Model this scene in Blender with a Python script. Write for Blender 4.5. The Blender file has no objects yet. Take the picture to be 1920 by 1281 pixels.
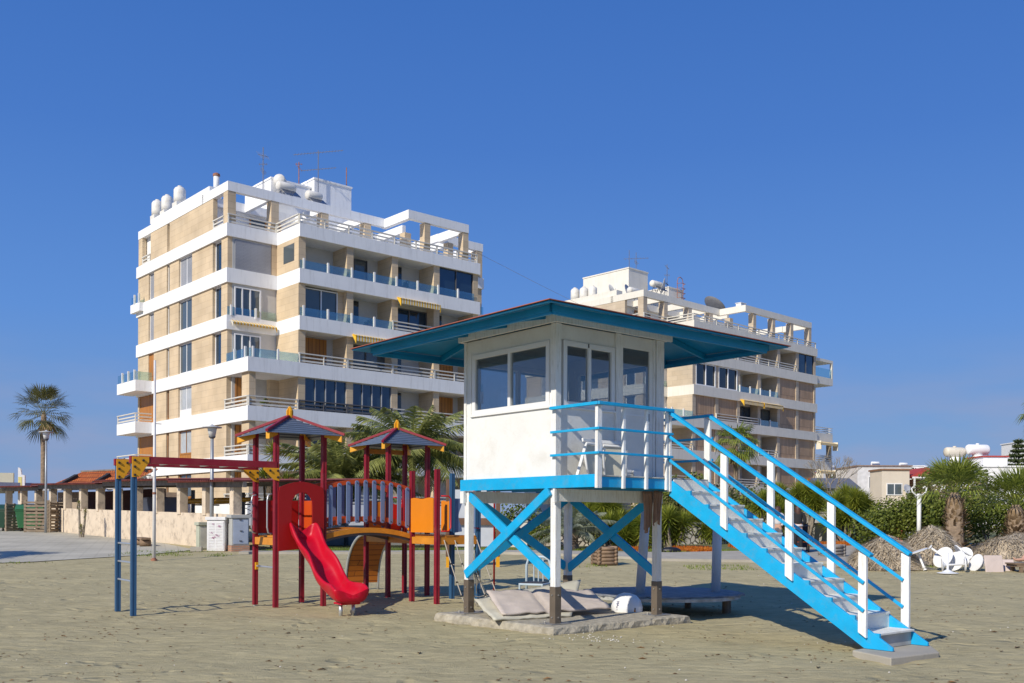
import bpy, math, random
from mathutils import Vector, Matrix
R_ = math.radians
rnd = random.Random(7)
SC = bpy.context.scene
COL = SC.collection
# ---------------------------------------------------------------- camera
cam = bpy.data.cameras.new('camera'); co = bpy.data.objects.new('camera', cam); COL.objects.link(co)
cam.sensor_width = 36; cam.lens = 36*1850/1920; cam.shift_y = (973-640.5)/1920
cam.clip_start = .1; cam.clip_end = 5000
co.location = (0, 0, 1.68)
co.rotation_euler = (Matrix.Rotation(R_(90), 3, 'X') @ Matrix.Rotation(R_(.25), 3, 'Z')).to_euler()
SC.camera = co
# ---------------------------------------------------------------- sun and sky
SUN = Vector((-.60, -.80, 0)).normalized(); EL = R_(33.5)
SUND = Vector((SUN.x*math.cos(EL), SUN.y*math.cos(EL), math.sin(EL)))
sl = bpy.data.lights.new('sun', 'SUN'); so = bpy.data.objects.new('sun', sl); COL.objects.link(so)
sl.energy = 4.5; sl.angle = R_(.5); sl.color = (1, .93, .80)
so.rotation_euler = SUND.to_track_quat('Z', 'Y').to_euler(); so.location = (-20, -20, 40)
wd = bpy.data.worlds.new('World'); SC.world = wd; wd.use_nodes = True
nt = wd.node_tree; nt.nodes.clear(); N = nt.nodes.new; LK = nt.links.new
sky = N('ShaderNodeTexSky'); sky.sky_type = 'NISHITA'; sky.sun_disc = False
sky.sun_elevation = EL; sky.sun_rotation = math.atan2(SUN.x, SUN.y) % (2*math.pi)
sky.altitude = 0; sky.air_density = 1.15; sky.dust_density = .25; sky.ozone_density = 3.2
tc = N('ShaderNodeTexCoord'); sp = N('ShaderNodeSeparateXYZ'); LK(tc.outputs['Generated'], sp.inputs[0])
mp = N('ShaderNodeMapping'); mp.inputs['Scale'].default_value = (5, 5, 22); LK(tc.outputs['Generated'], mp.inputs[0])
nz = N('ShaderNodeTexNoise'); nz.inputs['Scale'].default_value = 1.6; nz.inputs['Detail'].default_value = 6; LK(mp.outputs[0], nz.inputs[0])
cr = N('ShaderNodeValToRGB'); cr.color_ramp.elements[0].position = .38; cr.color_ramp.elements[1].position = .72; LK(nz.outputs[0], cr.inputs[0])
hr = N('ShaderNodeMapRange'); hr.inputs[1].default_value = .01; hr.inputs[2].default_value = .17; hr.inputs[3].default_value = 1; hr.inputs[4].default_value = 0
LK(sp.outputs[2], hr.inputs[0])
mu = N('ShaderNodeMath'); mu.operation = 'MULTIPLY'; LK(cr.outputs[0], mu.inputs[0]); LK(hr.outputs[0], mu.inputs[1])
mx = N('ShaderNodeMix'); mx.data_type = 'RGBA'; LK(mu.outputs[0], mx.inputs[0]); mx.inputs[7].default_value = (3.2, 3.6, 5.4, 1)
bg = N('ShaderNodeBackground'); bg.inputs[1].default_value = .10; wo = N('ShaderNodeOutputWorld')
rp = N('ShaderNodeValToRGB'); el_ = rp.color_ramp.elements; zr = N('ShaderNodeMapRange'); zr.inputs[1].default_value = 0; zr.inputs[2].default_value = .5; LK(sp.outputs[2], zr.inputs[0]); LK(zr.outputs[0], rp.inputs[0])
el_[0].position = 0; el_[0].color = (.215,.34,.58,1); el_[1].position = 1; el_[1].color = (.044,.155,.51,1)
for ps, c in ((.16,(.175,.325,.62,1)),(.38,(.110,.275,.68,1)),(.7,(.064,.195,.585,1))): q_ = el_.new(ps); q_.color = c
sc = N('ShaderNodeVectorMath'); sc.operation = 'SCALE'; sc.inputs['Scale'].default_value = 10; LK(rp.outputs[0], sc.inputs[0])
m0 = N('ShaderNodeMix'); m0.data_type = 'RGBA'; m0.inputs[0].default_value = .94; LK(sky.outputs[0], m0.inputs[6]); LK(sc.outputs[0], m0.inputs[7]); LK(m0.outputs[2], mx.inputs[6])
LK(mx.outputs[2], bg.inputs[0]); LK(bg.outputs[0], wo.inputs[0])
SC.view_settings.view_transform = 'Standard'; SC.view_settings.look = 'None'; SC.view_settings.exposure = 0; SC.view_settings.gamma = 1
# ---------------------------------------------------------------- mesh helpers
class MB:
    def __init__(s): s.v = []; s.f = []
    def add(s, vs, fs):
        b = len(s.v); s.v += [tuple(v) for v in vs]; s.f += [tuple(i+b for i in f) for f in fs]; return s
    def box(s, x0, x1, y0, y1, z0, z1):
        return s.add([(x0,y0,z0),(x1,y0,z0),(x1,y1,z0),(x0,y1,z0),(x0,y0,z1),(x1,y0,z1),(x1,y1,z1),(x0,y1,z1)],
                     [(0,3,2,1),(4,5,6,7),(0,1,5,4),(1,2,6,5),(2,3,7,6),(3,0,4,7)])
    def beam(s, p, q, w, h, up=(0,0,1)):
        p = Vector(p); q = Vector(q); d = (q-p).normalized(); up = Vector(up)
        sd = d.cross(up); sd = sd.normalized() if sd.length > 1e-4 else Vector((1,0,0)); uu = sd.cross(d).normalized()
        vs = [c + sd*a*w/2 + uu*b*h/2 for c in (p, q) for a, b in ((-1,-1),(1,-1),(1,1),(-1,1))]
        return s.add(vs, [(0,1,2,3),(7,6,5,4),(0,4,5,1),(1,5,6,2),(2,6,7,3),(3,7,4,0)])
    def tube(s, pts, r, n=8, cap=True):
        pts = [Vector(p) for p in pts]; k = len(pts); rs = r if isinstance(r, (list, tuple)) else [r]*k
        prev = None; vs = []
        for i, p in enumerate(pts):
            d = (pts[min(i+1,k-1)] - pts[max(i-1,0)]).normalized()
            if prev is None:
                a = Vector((0,0,1)) if abs(d.z) < .9 else Vector((1,0,0)); sd = d.cross(a).normalized()
            else:
                sd = prev - d*prev.dot(d); sd = sd.normalized() if sd.length > 1e-5 else d.orthogonal().normalized()
            prev = sd; up = d.cross(sd)
            vs += [p + (sd*math.cos(2*math.pi*j/n) + up*math.sin(2*math.pi*j/n))*rs[i] for j in range(n)]
        fs = [(i*n+j, i*n+(j+1)%n, (i+1)*n+(j+1)%n, (i+1)*n+j) for i in range(k-1) for j in range(n)]
        if cap: fs += [tuple(range(n))[::-1], tuple((k-1)*n+j for j in range(n))]
        return s.add(vs, fs)
    def lathe(s, pr, c=(0,0,0), n=24, M=None):
        c = Vector(c); k = len(pr); vs = []
        for r, z in pr:
            for j in range(n):
                p = Vector((max(r,1e-4)*math.cos(2*math.pi*j/n), max(r,1e-4)*math.sin(2*math.pi*j/n), z))
                vs.append(((M @ p) if M else p) + c)
        fs = [(i*n+j, i*n+(j+1)%n, (i+1)*n+(j+1)%n, (i+1)*n+j) for i in range(k-1) for j in range(n)]
        fs += [tuple(range(n))[::-1], tuple((k-1)*n+j for j in range(n))]
        return s.add(vs, fs)
    def prism(s, poly, ex):
        poly = [Vector(p) for p in poly]; n = len(poly); ex = Vector(ex)
        return s.add(poly + [p+ex for p in poly], [tuple(range(n))[::-1], tuple(range(n, 2*n))] + [(i, (i+1)%n, n+(i+1)%n, n+i) for i in range(n)])
    def wall_hole(s, outer, holes, org, ax, up, th):
        """flat panel with rectangular openings: grid of boxes. outer=(a0,a1,b0,b1)"""
        xs = sorted({outer[0], outer[1]} | {h[0] for h in holes} | {h[1] for h in holes})
        ax = Vector(ax); up = Vector(up); org = Vector(org); nn = ax.cross(up)
        for a0, a1 in zip(xs, xs[1:]):
            cuts = [(h[2], h[3]) for h in holes if h[0] < (a0+a1)/2 < h[1]]; cuts.sort(); z = outer[2]
            for c in cuts + [(outer[3], outer[3])]:
                if c[0] > z + 1e-4:
                    P = [org + ax*a + up*b for a, b in ((a0,z),(a1,z),(a1,c[0]),(a0,c[0]))]
                    s.prism(P, nn*th)
                z = c[1]
        return s
    def build(s, name, m, parent=None, smooth=False, bevel=0, loc=None, rz=0):
        me = bpy.data.meshes.new(name); me.from_pydata(s.v, [], s.f); me.update()
        if m: me.materials.append(m)
        if smooth: me.polygons.foreach_set('use_smooth', [True]*len(me.polygons))
        o = bpy.data.objects.new(name, me); COL.objects.link(o)
        if parent: o.parent = parent
        if loc is not None: o.location = loc; o.rotation_euler = (0,0,rz)
        if smooth or bevel:
            import bmesh
            b = bmesh.new(); b.from_mesh(me); bmesh.ops.recalc_face_normals(b, faces=b.faces); b.to_mesh(me); b.free()
        if bevel:
            md = o.modifiers.new('bevel', 'BEVEL'); md.width = bevel; md.segments = 2; md.limit_method = 'ANGLE'
        return o
def tag(o, label=None, cat=None, group=None, kind=None):
    if label: o['label'] = label
    if cat: o['category'] = cat
    if group: o['group'] = group
    if kind: o['kind'] = kind
    return o
def thing(name, label, cat, loc=(0,0,0), rz=0, group=None):
    o = bpy.data.objects.new(name, None); COL.objects.link(o); o.location = loc; o.rotation_euler = (0,0,rz); o.empty_display_size = .2
    return tag(o, label, cat, group)
def kids(o): return [c for c in COL.objects if c.parent == o]
def copy_tree(o, parent=None, label=None, loc=None, rz=None):
    c = o.copy(); COL.objects.link(c); c.parent = parent
    if label: c['label'] = label
    if loc is not None: c.location = loc
    if rz is not None: c.rotation_euler = (0,0,rz)
    for ch in kids(o): copy_tree(ch, c)
    return c
KT = [(-1e3,0),(20,0),(24,.04),(28,.19),(35,.44),(45,.70),(52,.88),(70,1.1),(120,1.25),(300,1.35),(1e5,1.4)]
def gz(Y):
    for (a,b),(c,d) in zip(KT, KT[1:]):
        if Y <= c: return b+(d-b)*(Y-a)/(c-a)
def gp(x, y, dz=0): return (x, y, gz(y)+dz)
# ---------------------------------------------------------------- materials
MATS = {}
def mat(name, col, rough=.6, var=.12, scale=3, bump=0, bscale=40, metal=0, dirt=None, dscale=1.2, damt=.5, spec=.5, coat=0, streak=False):
    if name in MATS: return MATS[name]
    m = bpy.data.materials.new(name); m.use_nodes = True; t = m.node_tree; n = t.nodes.new; l = t.links.new
    p = t.nodes['Principled BSDF']; p.inputs['Roughness'].default_value = rough; p.inputs['Metallic'].default_value = metal
    p.inputs['Specular IOR Level'].default_value = spec; p.inputs['Coat Weight'].default_value = coat
    tcn = n('ShaderNodeTexCoord'); src = tcn.outputs['Object']
    a = n('ShaderNodeTexNoise'); a.inputs['Scale'].default_value = scale; a.inputs['Detail'].default_value = 8; l(src, a.inputs[0])
    r = n('ShaderNodeValToRGB'); e = r.color_ramp.elements
    e[0].color = tuple(c*(1-var) for c in col)+(1,); e[1].color = tuple(min(1, c*(1+var)) for c in col)+(1,); e[0].position = .3; e[1].position = .7
    l(a.outputs[0], r.inputs[0]); out = r.outputs[0]
    if dirt:
        d = n('ShaderNodeTexNoise'); d.inputs['Scale'].default_value = dscale; d.inputs['Detail'].default_value = 10; d.inputs['Roughness'].default_value = .7
        if streak:
            mpp = n('ShaderNodeMapping'); mpp.inputs['Scale'].default_value = (6,6,.6); l(src, mpp.inputs[0]); l(mpp.outputs[0], d.inputs[0])
        else: l(src, d.inputs[0])
        dr = n('ShaderNodeValToRGB'); dr.color_ramp.elements[0].position = .5; dr.color_ramp.elements[1].position = .75
        dr.color_ramp.elements[1].color = (damt,)*3+(1,); l(d.outputs[0], dr.inputs[0])
        mm = n('ShaderNodeMix'); mm.data_type = 'RGBA'; l(dr.outputs[0], mm.inputs[0]); l(out, mm.inputs[6]); mm.inputs[7].default_value = tuple(dirt)+(1,); out = mm.outputs[2]
    l(out, p.inputs['Base Color'])
    if bump:
        b = n('ShaderNodeTexNoise'); b.inputs['Scale'].default_value = bscale; b.inputs['Detail'].default_value = 6; l(src, b.inputs[0])
        bb = n('ShaderNodeBump'); bb.inputs['Strength'].default_value = bump; bb.inputs['Distance'].default_value = .02; l(b.outputs[0], bb.inputs['Height']); l(bb.outputs[0], p.inputs['Normal'])
    MATS[name] = m; return m
def brickmat(name, c1, c2, mortar, w, h, ms=.006, rough=.8, bump=.25, off=.5):
    if name in MATS: return MATS[name]
    m = mat(name, c1, rough); t = m.node_tree; n = t.nodes.new; l = t.links.new; p = t.nodes['Principled BSDF']
    tcn = n('ShaderNodeTexCoord'); s = n('ShaderNodeSeparateXYZ'); l(tcn.outputs['Object'], s.inputs[0])
    ad = n('ShaderNodeMath'); l(s.outputs[0], ad.inputs[0]); l(s.outputs[1], ad.inputs[1]); cb = n('ShaderNodeCombineXYZ'); l(ad.outputs[0], cb.inputs[0]); l(s.outputs[2], cb.inputs[1])
    b = n('ShaderNodeTexBrick'); b.inputs['Scale'].default_value = 1; b.inputs['Brick Width'].default_value = w; b.inputs['Row Height'].default_value = h
    b.inputs['Mortar Size'].default_value = ms; b.inputs['Color1'].default_value = (*c1,1); b.inputs['Color2'].default_value = (*c2,1); b.inputs['Mortar'].default_value = (*mortar,1)
    b.offset = off; b.inputs['Bias'].default_value = 0; l(cb.outputs[0], b.inputs[0])
    nn = n('ShaderNodeTexNoise'); nn.inputs['Scale'].default_value = .6; nn.inputs['Detail'].default_value = 8; l(tcn.outputs['Object'], nn.inputs[0])
    mr = n('ShaderNodeMapRange'); mr.inputs[1].default_value = .3; mr.inputs[2].default_value = .7; mr.inputs[3].default_value = .85; mr.inputs[4].default_value = 1.12; l(nn.outputs[0], mr.inputs[0])
    mm = n('ShaderNodeMix'); mm.data_type = 'RGBA'; mm.blend_type = 'MULTIPLY'; mm.inputs[0].default_value = 1; l(b.outputs[0], mm.inputs[6]); l(mr.outputs[0], mm.inputs[7])
    l(mm.outputs[2], p.inputs['Base Color'])
    bb = n('ShaderNodeBump'); bb.inputs['Strength'].default_value = bump; bb.inputs['Distance'].default_value = .01; bb.invert = True; l(b.outputs['Fac'], bb.inputs['Height']); l(bb.outputs[0], p.inputs['Normal'])
    return m
def glass(name, tint=(.75,.85,.85), alpha=.35, rough=.03):
    if name in MATS: return MATS[name]
    m = bpy.data.materials.new(name); m.use_nodes = True; t = m.node_tree; t.nodes.clear(); n = t.nodes.new; l = t.links.new
    tr = n('ShaderNodeBsdfTransparent'); tr.inputs[0].default_value = (*tint,1)
    g = n('ShaderNodeBsdfGlossy'); g.inputs['Roughness'].default_value = rough; g.inputs[0].default_value = (.9,.95,1,1)
    fr = n('ShaderNodeLayerWeight'); pw = n('ShaderNodeMath'); pw.operation = 'POWER'; l(fr.outputs['Facing'], pw.inputs[0]); pw.inputs[1].default_value = 4; ad = n('ShaderNodeMath'); ad.inputs[1].default_value = alpha; l(pw.outputs[0], ad.inputs[0]); ad.use_clamp = True
    mxs = n('ShaderNodeMixShader'); l(ad.outputs[0], mxs.inputs[0]); l(tr.outputs[0], mxs.inputs[1]); l(g.outputs[0], mxs.inputs[2])
    o = n('ShaderNodeOutputMaterial'); l(mxs.outputs[0], o.inputs[0]); MATS[name] = m; return m
def leafmat(name, c1, c2, rough=.55, scale=1.2, trans=.25):
    if name in MATS: return MATS[name]
    m = bpy.data.materials.new(name); m.use_nodes = True; t = m.node_tree; n = t.nodes.new; l = t.links.new; p = t.nodes['Principled BSDF']
    tcn = n('ShaderNodeTexCoord'); a = n('ShaderNodeTexNoise'); a.inputs['Scale'].default_value = scale; a.inputs['Detail'].default_value = 4; l(tcn.outputs['Object'], a.inputs[0])
    wn = n('ShaderNodeNewGeometry'); ad = n('ShaderNodeMath'); ad.operation = 'MULTIPLY_ADD'; l(wn.outputs['Random Per Island'], ad.inputs[0]); ad.inputs[1].default_value = .35; l(a.outputs[0], ad.inputs[2])
    r = n('ShaderNodeValToRGB'); r.color_ramp.elements[0].position = .38; r.color_ramp.elements[1].position = .95
    r.color_ramp.elements[0].color = (*c1,1); r.color_ramp.elements[1].color = (*c2,1); l(ad.outputs[0], r.inputs[0]); l(r.outputs[0], p.inputs['Base Color'])
    p.inputs['Roughness'].default_value = rough; p.inputs['Specular IOR Level'].default_value = .35
    tl = n('ShaderNodeBsdfTranslucent'); l(r.outputs[0], tl.inputs[0]); ms = n('ShaderNodeMixShader'); ms.inputs[0].default_value = trans
    o = t.nodes['Material Output']; l(p.outputs[0], ms.inputs[1]); l(tl.outputs[0], ms.inputs[2]); l(ms.outputs[0], o.inputs[0]); MATS[name] = m; return m
WHITE = mat('white_paint', (.78,.78,.76), .5, .05, 2, .15, 30, dirt=(.55,.51,.43), dscale=2.2, damt=.45)
WHITEW = mat('white_wood', (.82,.82,.80), .55, .05, 6, .25, 60, dirt=(.42,.36,.26), dscale=6, damt=.65, streak=True)
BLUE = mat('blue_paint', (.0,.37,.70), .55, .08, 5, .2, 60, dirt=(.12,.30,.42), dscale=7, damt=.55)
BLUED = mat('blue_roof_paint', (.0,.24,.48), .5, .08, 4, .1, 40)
def rockmat(name, c1, c2, gap, sc):
    m = mat(name, c1, .9); t = m.node_tree; n = t.nodes.new; l = t.links.new; p = t.nodes['Principled BSDF']; tcn = n('ShaderNodeTexCoord')
    v = n('ShaderNodeTexVoronoi'); v.feature = 'DISTANCE_TO_EDGE'; v.inputs['Scale'].default_value = sc; l(tcn.outputs['Object'], v.inputs[0]); w = n('ShaderNodeTexVoronoi'); w.inputs['Scale'].default_value = sc; l(tcn.outputs['Object'], w.inputs[0])
    mm = n('ShaderNodeMix'); mm.data_type = 'RGBA'; s = n('ShaderNodeSeparateColor'); l(w.outputs['Color'], s.inputs[0]); l(s.outputs[0], mm.inputs[0]); mm.inputs[6].default_value = (*c1,1); mm.inputs[7].default_value = (*c2,1)
    r = n('ShaderNodeMapRange'); r.inputs[1].default_value = .03; r.inputs[2].default_value = .09; l(v.outputs[0], r.inputs[0]); m2 = n('ShaderNodeMix'); m2.data_type = 'RGBA'; l(r.outputs[0], m2.inputs[0]); m2.inputs[6].default_value = (*gap,1); l(mm.outputs[2], m2.inputs[7]); l(m2.outputs[2], p.inputs['Base Color'])
    b = n('ShaderNodeBump'); b.inputs['Distance'].default_value = .06; l(r.outputs[0], b.inputs['Height']); l(b.outputs[0], p.inputs['Normal']); return m
PVC = mat('white_upvc', (.8,.8,.8), .35, .02)
MESHG = mat('render_white', (.86,.86,.85), .75, .03, 1, .1, 20, dirt=(.45,.44,.42), dscale=.8, damt=.4, streak=True)
CREAMW = mat('render_cream', (.76,.72,.63), .75, .05, 1, .1, 20, dirt=(.4,.38,.33), dscale=.8, damt=.3, streak=True)
STONE = brickmat('stone_cladding', (.60,.465,.30), (.635,.50,.335), (.49,.375,.24), 1.15, .42, .012)
STONE2 = brickmat('stone_cladding_pale', (.52,.42,.30), (.57,.47,.35), (.4,.33,.25), 1.15, .42, .010)
INT = mat('balcony_wall', (.55,.54,.51), .8, .04)
WOODO = brickmat('orange_wood_shutter', (.42,.17,.03), (.50,.21,.04), (.16,.06,.01), .28, 3.0, .02, .5)
WOODB = brickmat('brown_shutter', (.43,.275,.16), (.50,.33,.20), (.22,.14,.08), .26, 3.0, .02, .6)
BLIND = brickmat('grey_blind', (.30,.31,.34), (.32,.33,.36), (.16,.17,.2), 1.0, .09, .006, .5)
DARKG = mat('dark_glass', (.012,.016,.022), .04, .05, 1, spec=.9)
BLUEG = mat('sky_blue_glass', (.03,.06,.10), .05, .1, .7, spec=1, metal=.35)
LOWS = ('sand','pavers','concrete_path','grass_soil')
GREYG = mat('grey_glass', (.08,.10,.11), .06, .1, .7, spec=.9)
BALG = glass('balustrade_glass', (.70,.84,.84), .16)
HUTG = glass('hut_glass', (.74,.76,.77), .09)
RAILM = mat('cream_rail', (.66,.63,.56), .5, .06)
STEELD = mat('dark_steel', (.10,.10,.11), .5, .1)
AWN = mat('yellow_awning', (.78,.46,.03), .8)
def stripes(m, c2, sc):
    t = m.node_tree; n = t.nodes.new; l = t.links.new; p = t.nodes['Principled BSDF']; src = p.inputs['Base Color'].links[0].from_socket; tcn = n('ShaderNodeTexCoord'); s = n('ShaderNodeSeparateXYZ'); l(tcn.outputs['Object'], s.inputs[0])
    a = n('ShaderNodeMath'); a.operation = 'MULTIPLY'; a.inputs[1].default_value = sc; l(s.outputs[0], a.inputs[0]); f = n('ShaderNodeMath'); f.operation = 'FRACT'; l(a.outputs[0], f.inputs[0]); g = n('ShaderNodeMath'); g.operation = 'GREATER_THAN'; g.inputs[1].default_value = .5; l(f.outputs[0], g.inputs[0])
    mm = n('ShaderNodeMix'); mm.data_type = 'RGBA'; l(g.outputs[0], mm.inputs[0]); l(src, mm.inputs[6]); mm.inputs[7].default_value = (*c2,1); l(mm.outputs[2], p.inputs['Base Color'])
stripes(AWN, (.70,.66,.55), 4.5)
AWNY = mat('yellow_canvas', (.72,.48,.05), .8)
# ================================================================ SETTING
def axis(vals): 
    o = []
    for a, b, n in vals: o += [a + (b-a)*i/n for i in range(n)]
    return o + [vals[-1][1]]
def sheet(name, xs, ys, zf, m, **k):
    nx, ny = len(xs), len(ys); b = MB()
    b.add([(x, y, zf(x, y)) for y in ys for x in xs], [(j*nx+i, j*nx+i+1, (j+1)*nx+i+1, (j+1)*nx+i) for j in range(ny-1) for i in range(nx-1)])
    return tag(b.build(name, m, smooth=True), kind='structure', **k)
from mathutils import noise as _n
def sandz(x, y):
    z = gz(y)
    if 5 < y < 33 and -24 < x < 24:
        f = min(1, (33-y)/6)
        z += f*(.035*_n.noise((x*.7, y*.9, 0)) + .018*_n.noise((x*2.3, y*3.1, 3)) + .014*_n.noise((x*6, y*8, 5)))
    return z - .006
SAND = mat('sand', (.475,.415,.25), .95, .09, 1.1, .5, 18, dirt=(.36,.31,.185), dscale=.55, damt=.5)
def sandmat():
    t = SAND.node_tree; n = t.nodes.new; l = t.links.new; p = t.nodes['Principled BSDF']
    tcn = n('ShaderNodeTexCoord'); mpp = n('ShaderNodeMapping'); mpp.inputs['Scale'].default_value = (2.0, 6.0, 1); l(tcn.outputs['Object'], mpp.inputs[0])
    a = n('ShaderNodeTexNoise'); a.inputs['Scale'].default_value = 1.3; a.inputs['Detail'].default_value = 9; a.inputs['Roughness'].default_value = .68; l(mpp.outputs[0], a.inputs[0])
    f = n('ShaderNodeTexNoise'); f.inputs['Scale'].default_value = 55; f.inputs['Detail'].default_value = 4; l(tcn.outputs['Object'], f.inputs[0])
    ad = n('ShaderNodeMath'); ad.operation = 'MULTIPLY_ADD'; l(f.outputs[0], ad.inputs[0]); ad.inputs[1].default_value = .22; l(a.outputs[0], ad.inputs[2])
    b = n('ShaderNodeBump'); b.inputs['Strength'].default_value = .75; b.inputs['Distance'].default_value = .07; l(ad.outputs[0], b.inputs['Height']); l(b.outputs[0], p.inputs['Normal'])
    # wind-shade bands put into the colour, darker in the bump's hollows
    src = p.inputs['Base Color'].links[0].from_socket
    r = n('ShaderNodeValToRGB'); r.color_ramp.elements[0].position = .35; r.color_ramp.elements[1].position = .62; r.color_ramp.elements[0].color = (.78,.77,.74,1); r.color_ramp.elements[1].color = (1.06,1.05,1.02,1); l(a.outputs[0], r.inputs[0])
    mm = n('ShaderNodeMix'); mm.data_type = 'RGBA'; mm.blend_type = 'MULTIPLY'; mm.inputs[0].default_value = 1; l(src, mm.inputs[6]); l(r.outputs[0], mm.inputs[7]); l(mm.outputs[2], p.inputs['Base Color'])
sandmat()
def dents():
    t = SAND.node_tree; n = t.nodes.new; l = t.links.new; p = t.nodes['Principled BSDF']; p.inputs['Specular IOR Level'].default_value = .08
    old = p.inputs['Normal'].links[0].from_node; tcn = n('ShaderNodeTexCoord'); wv = n('ShaderNodeTexNoise'); wv.inputs['Scale'].default_value = 1.2; l(tcn.outputs['Object'], wv.inputs[0]); mxv = n('ShaderNodeVectorMath'); l(tcn.outputs['Object'], mxv.inputs[0]); l(wv.outputs['Color'], mxv.inputs[1])
    v = n('ShaderNodeTexVoronoi'); v.feature = 'SMOOTH_F1'; v.inputs['Scale'].default_value = 2.3; l(mxv.outputs[0], v.inputs[0])
    r = n('ShaderNodeMapRange'); r.inputs[1].default_value = .05; r.inputs[2].default_value = .3; l(v.outputs['Distance'], r.inputs[0])
    k = n('ShaderNodeTexNoise'); k.inputs['Scale'].default_value = .35; k.inputs['Detail'].default_value = 5; l(tcn.outputs['Object'], k.inputs[0]); kr = n('ShaderNodeMapRange'); kr.inputs[1].default_value = .45; kr.inputs[2].default_value = .6; kr.inputs[4].default_value = .55; l(k.outputs[0], kr.inputs[0])
    b = n('ShaderNodeBump'); b.inputs['Distance'].default_value = .09; l(kr.outputs[0], b.inputs['Strength']); l(r.outputs[0], b.inputs['Height']); l(b.outputs[0], old.inputs['Normal'])
dents()
sheet('ground', axis([(-3000,-60,6),(-60,-24,10),(-24,24,330),(24,60,10),(60,3000,6)]), axis([(-60,5,8),(5,8,12),(8,20,170),(20,34,120),(34,75,20),(75,300,8),(300,4000,6)]), sandz, SAND)
def flat(name, poly, m, dz, kind='structure', sub=1.0):
    """polygon draped on the terrain: strips cut along y"""
    ys = [p[1] for p in poly]; y0, y1 = min(ys), max(ys); n = max(2, int((y1-y0)/sub)); b = MB(); rows = []
    for i in range(n+1):
        y = y0 + (y1-y0)*(i/n)*.9998 + (y1-y0)*.0001; xs = []
        for (ax, ay), (bx, by) in zip(poly, poly[1:]+poly[:1]):
            if (ay-y)*(by-y) < 0: xs.append(ax + (bx-ax)*(y-ay)/(by-ay))
        xs.sort(); rows.append((y, xs[0], xs[-1]))
    for (ya, a0, a1), (yb, b0, b1) in zip(rows, rows[1:]):
        for k in range(4):
            f0, f1 = k/4, (k+1)/4
            b.add([(a0+(a1-a0)*f0, ya, gz(ya)+dz), (a0+(a1-a0)*f1, ya, gz(ya)+dz), (b0+(b1-b0)*f1, yb, gz(yb)+dz), (b0+(b1-b0)*f0, yb, gz(yb)+dz)], [(0,1,2,3)])
    return tag(b.build(name, m), kind=kind)
PAVE = brickmat('pavers', (.46,.43,.35), (.50,.47,.385), (.36,.335,.27), .9, .25, .02, .9, .2)
def roadvec(m):
    t = m.node_tree
    for nd in t.nodes:
        if nd.type == 'TEX_BRICK':
            tcn = t.nodes.new('ShaderNodeTexCoord'); mp = t.nodes.new('ShaderNodeMapping'); mp.inputs['Rotation'].default_value = (0,0,R_(-20)); t.links.new(tcn.outputs['Object'], mp.inputs[0]); t.links.new(mp.outputs[0], nd.inputs[0])
roadvec(PAVE); PAVE.node_tree.nodes['Principled BSDF'].inputs['Specular IOR Level'].default_value = .08
flat('road', [(-40,26.5),(-20,28.6),(-15.3,29.8),(-14.0,31.6),(-12.6,33.4),(-11.6,36.3),(-14.5,41),(-26,54.5),(-26.5,62),(-70,66),(-80,40)], PAVE, .014)
CONC = mat('concrete_path', (.40,.37,.31), .9, .12, 2, .3, 30, dirt=(.25,.22,.18), dscale=1, damt=.5)
CONC.node_tree.nodes['Principled BSDF'].inputs['Specular IOR Level'].default_value = .1
pb = MB()
front = [(-9.5,34.3),(-4.8,34.5),(-1.2,35.2),(.8,34.4),(2.6,33.8),(4.8,32.0),(8.1,31.6),(11,31.0),(13.5,30.6),(18,30.6)]
back = [(-9.5,34.9),(-4.8,35.2),(-1.2,36.0),(.8,36.0),(3,35.6),(5.6,35.0),(8.5,36.2),(11.5,38.6),(15,41),(21,43)]
for (a, b_), (c, d) in zip(zip(front, back), zip(front[1:], back[1:])):
    P = []
    for q in (a, c, d, b_): P.append((q[0], q[1], gz(q[1])+.08))
    pb.prism(P[::-1], (0,0,-.3))
tag(pb.build('promenade_path', CONC), kind='structure')
GRASS = leafmat('grass_blades', (.10,.16,.02), (.28,.33,.05), .7, .8)
def grass_patch(name, label, polys, n, h, m=GRASS, w=.012, seed=1):
    r = random.Random(seed); b = MB()
    for (x0, x1, y0, y1) in polys:
        for i in range(int(n*(x1-x0)*(y1-y0))):
            x = r.uniform(x0, x1); y = r.uniform(y0, y1)
            if _n.noise((x*.8, y*.8, seed)) < -.15: continue
            z = gz(y); a = r.uniform(0, 6.28); hh = h*r.uniform(.4, 1.2); lx, ly = math.cos(a)*w, math.sin(a)*w; ox, oy = r.uniform(-.5,.5)*hh, r.uniform(-.5,.5)*hh
            b.add([(x-lx, y-ly, z), (x+lx, y+ly, z), (x+ox, y+oy, z+hh)], [(0,1,2)])
    o = b.build(name, m); return tag(o, label, kind='stuff', cat=name.replace('_', ' '))
GB = mat('grass_soil', (.13,.14,.05), .95, .3, 2, .5, 20)
flat('lawn', [(-9.4,35.3),(-4.8,35.6),(-1.2,36.4),(.8,36.4),(3,36.0),(5.6,35.5),(8.5,36.8),(11.5,39.4),(15,42),(21,44),(30,60),(-9,60)], GB, .02)
grass_patch('grass', 'green grass strip growing behind the beach path', [(-9,-1.2,35.3,37.6),(-1.2,3,36.3,38),(3,9,36,37.6)], 330, .10, seed=2)
grass_patch('weeds', 'low green weeds along the edge of the sand', [(-13.6,-9.6,33.0,34.3),(-13.6,-10.6,34.2,35.6),(1.6,2.9,29.4,30.6),(5.2,7.2,28.6,30.4),(11.2,13,29.8,30.6),(-24,-14,29.6,30.2)], 110, .07, seed=3)
FLOW = leafmat('orange_succulent', (.42,.08,.01), (.62,.22,.02), .6, 2.5)
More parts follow.
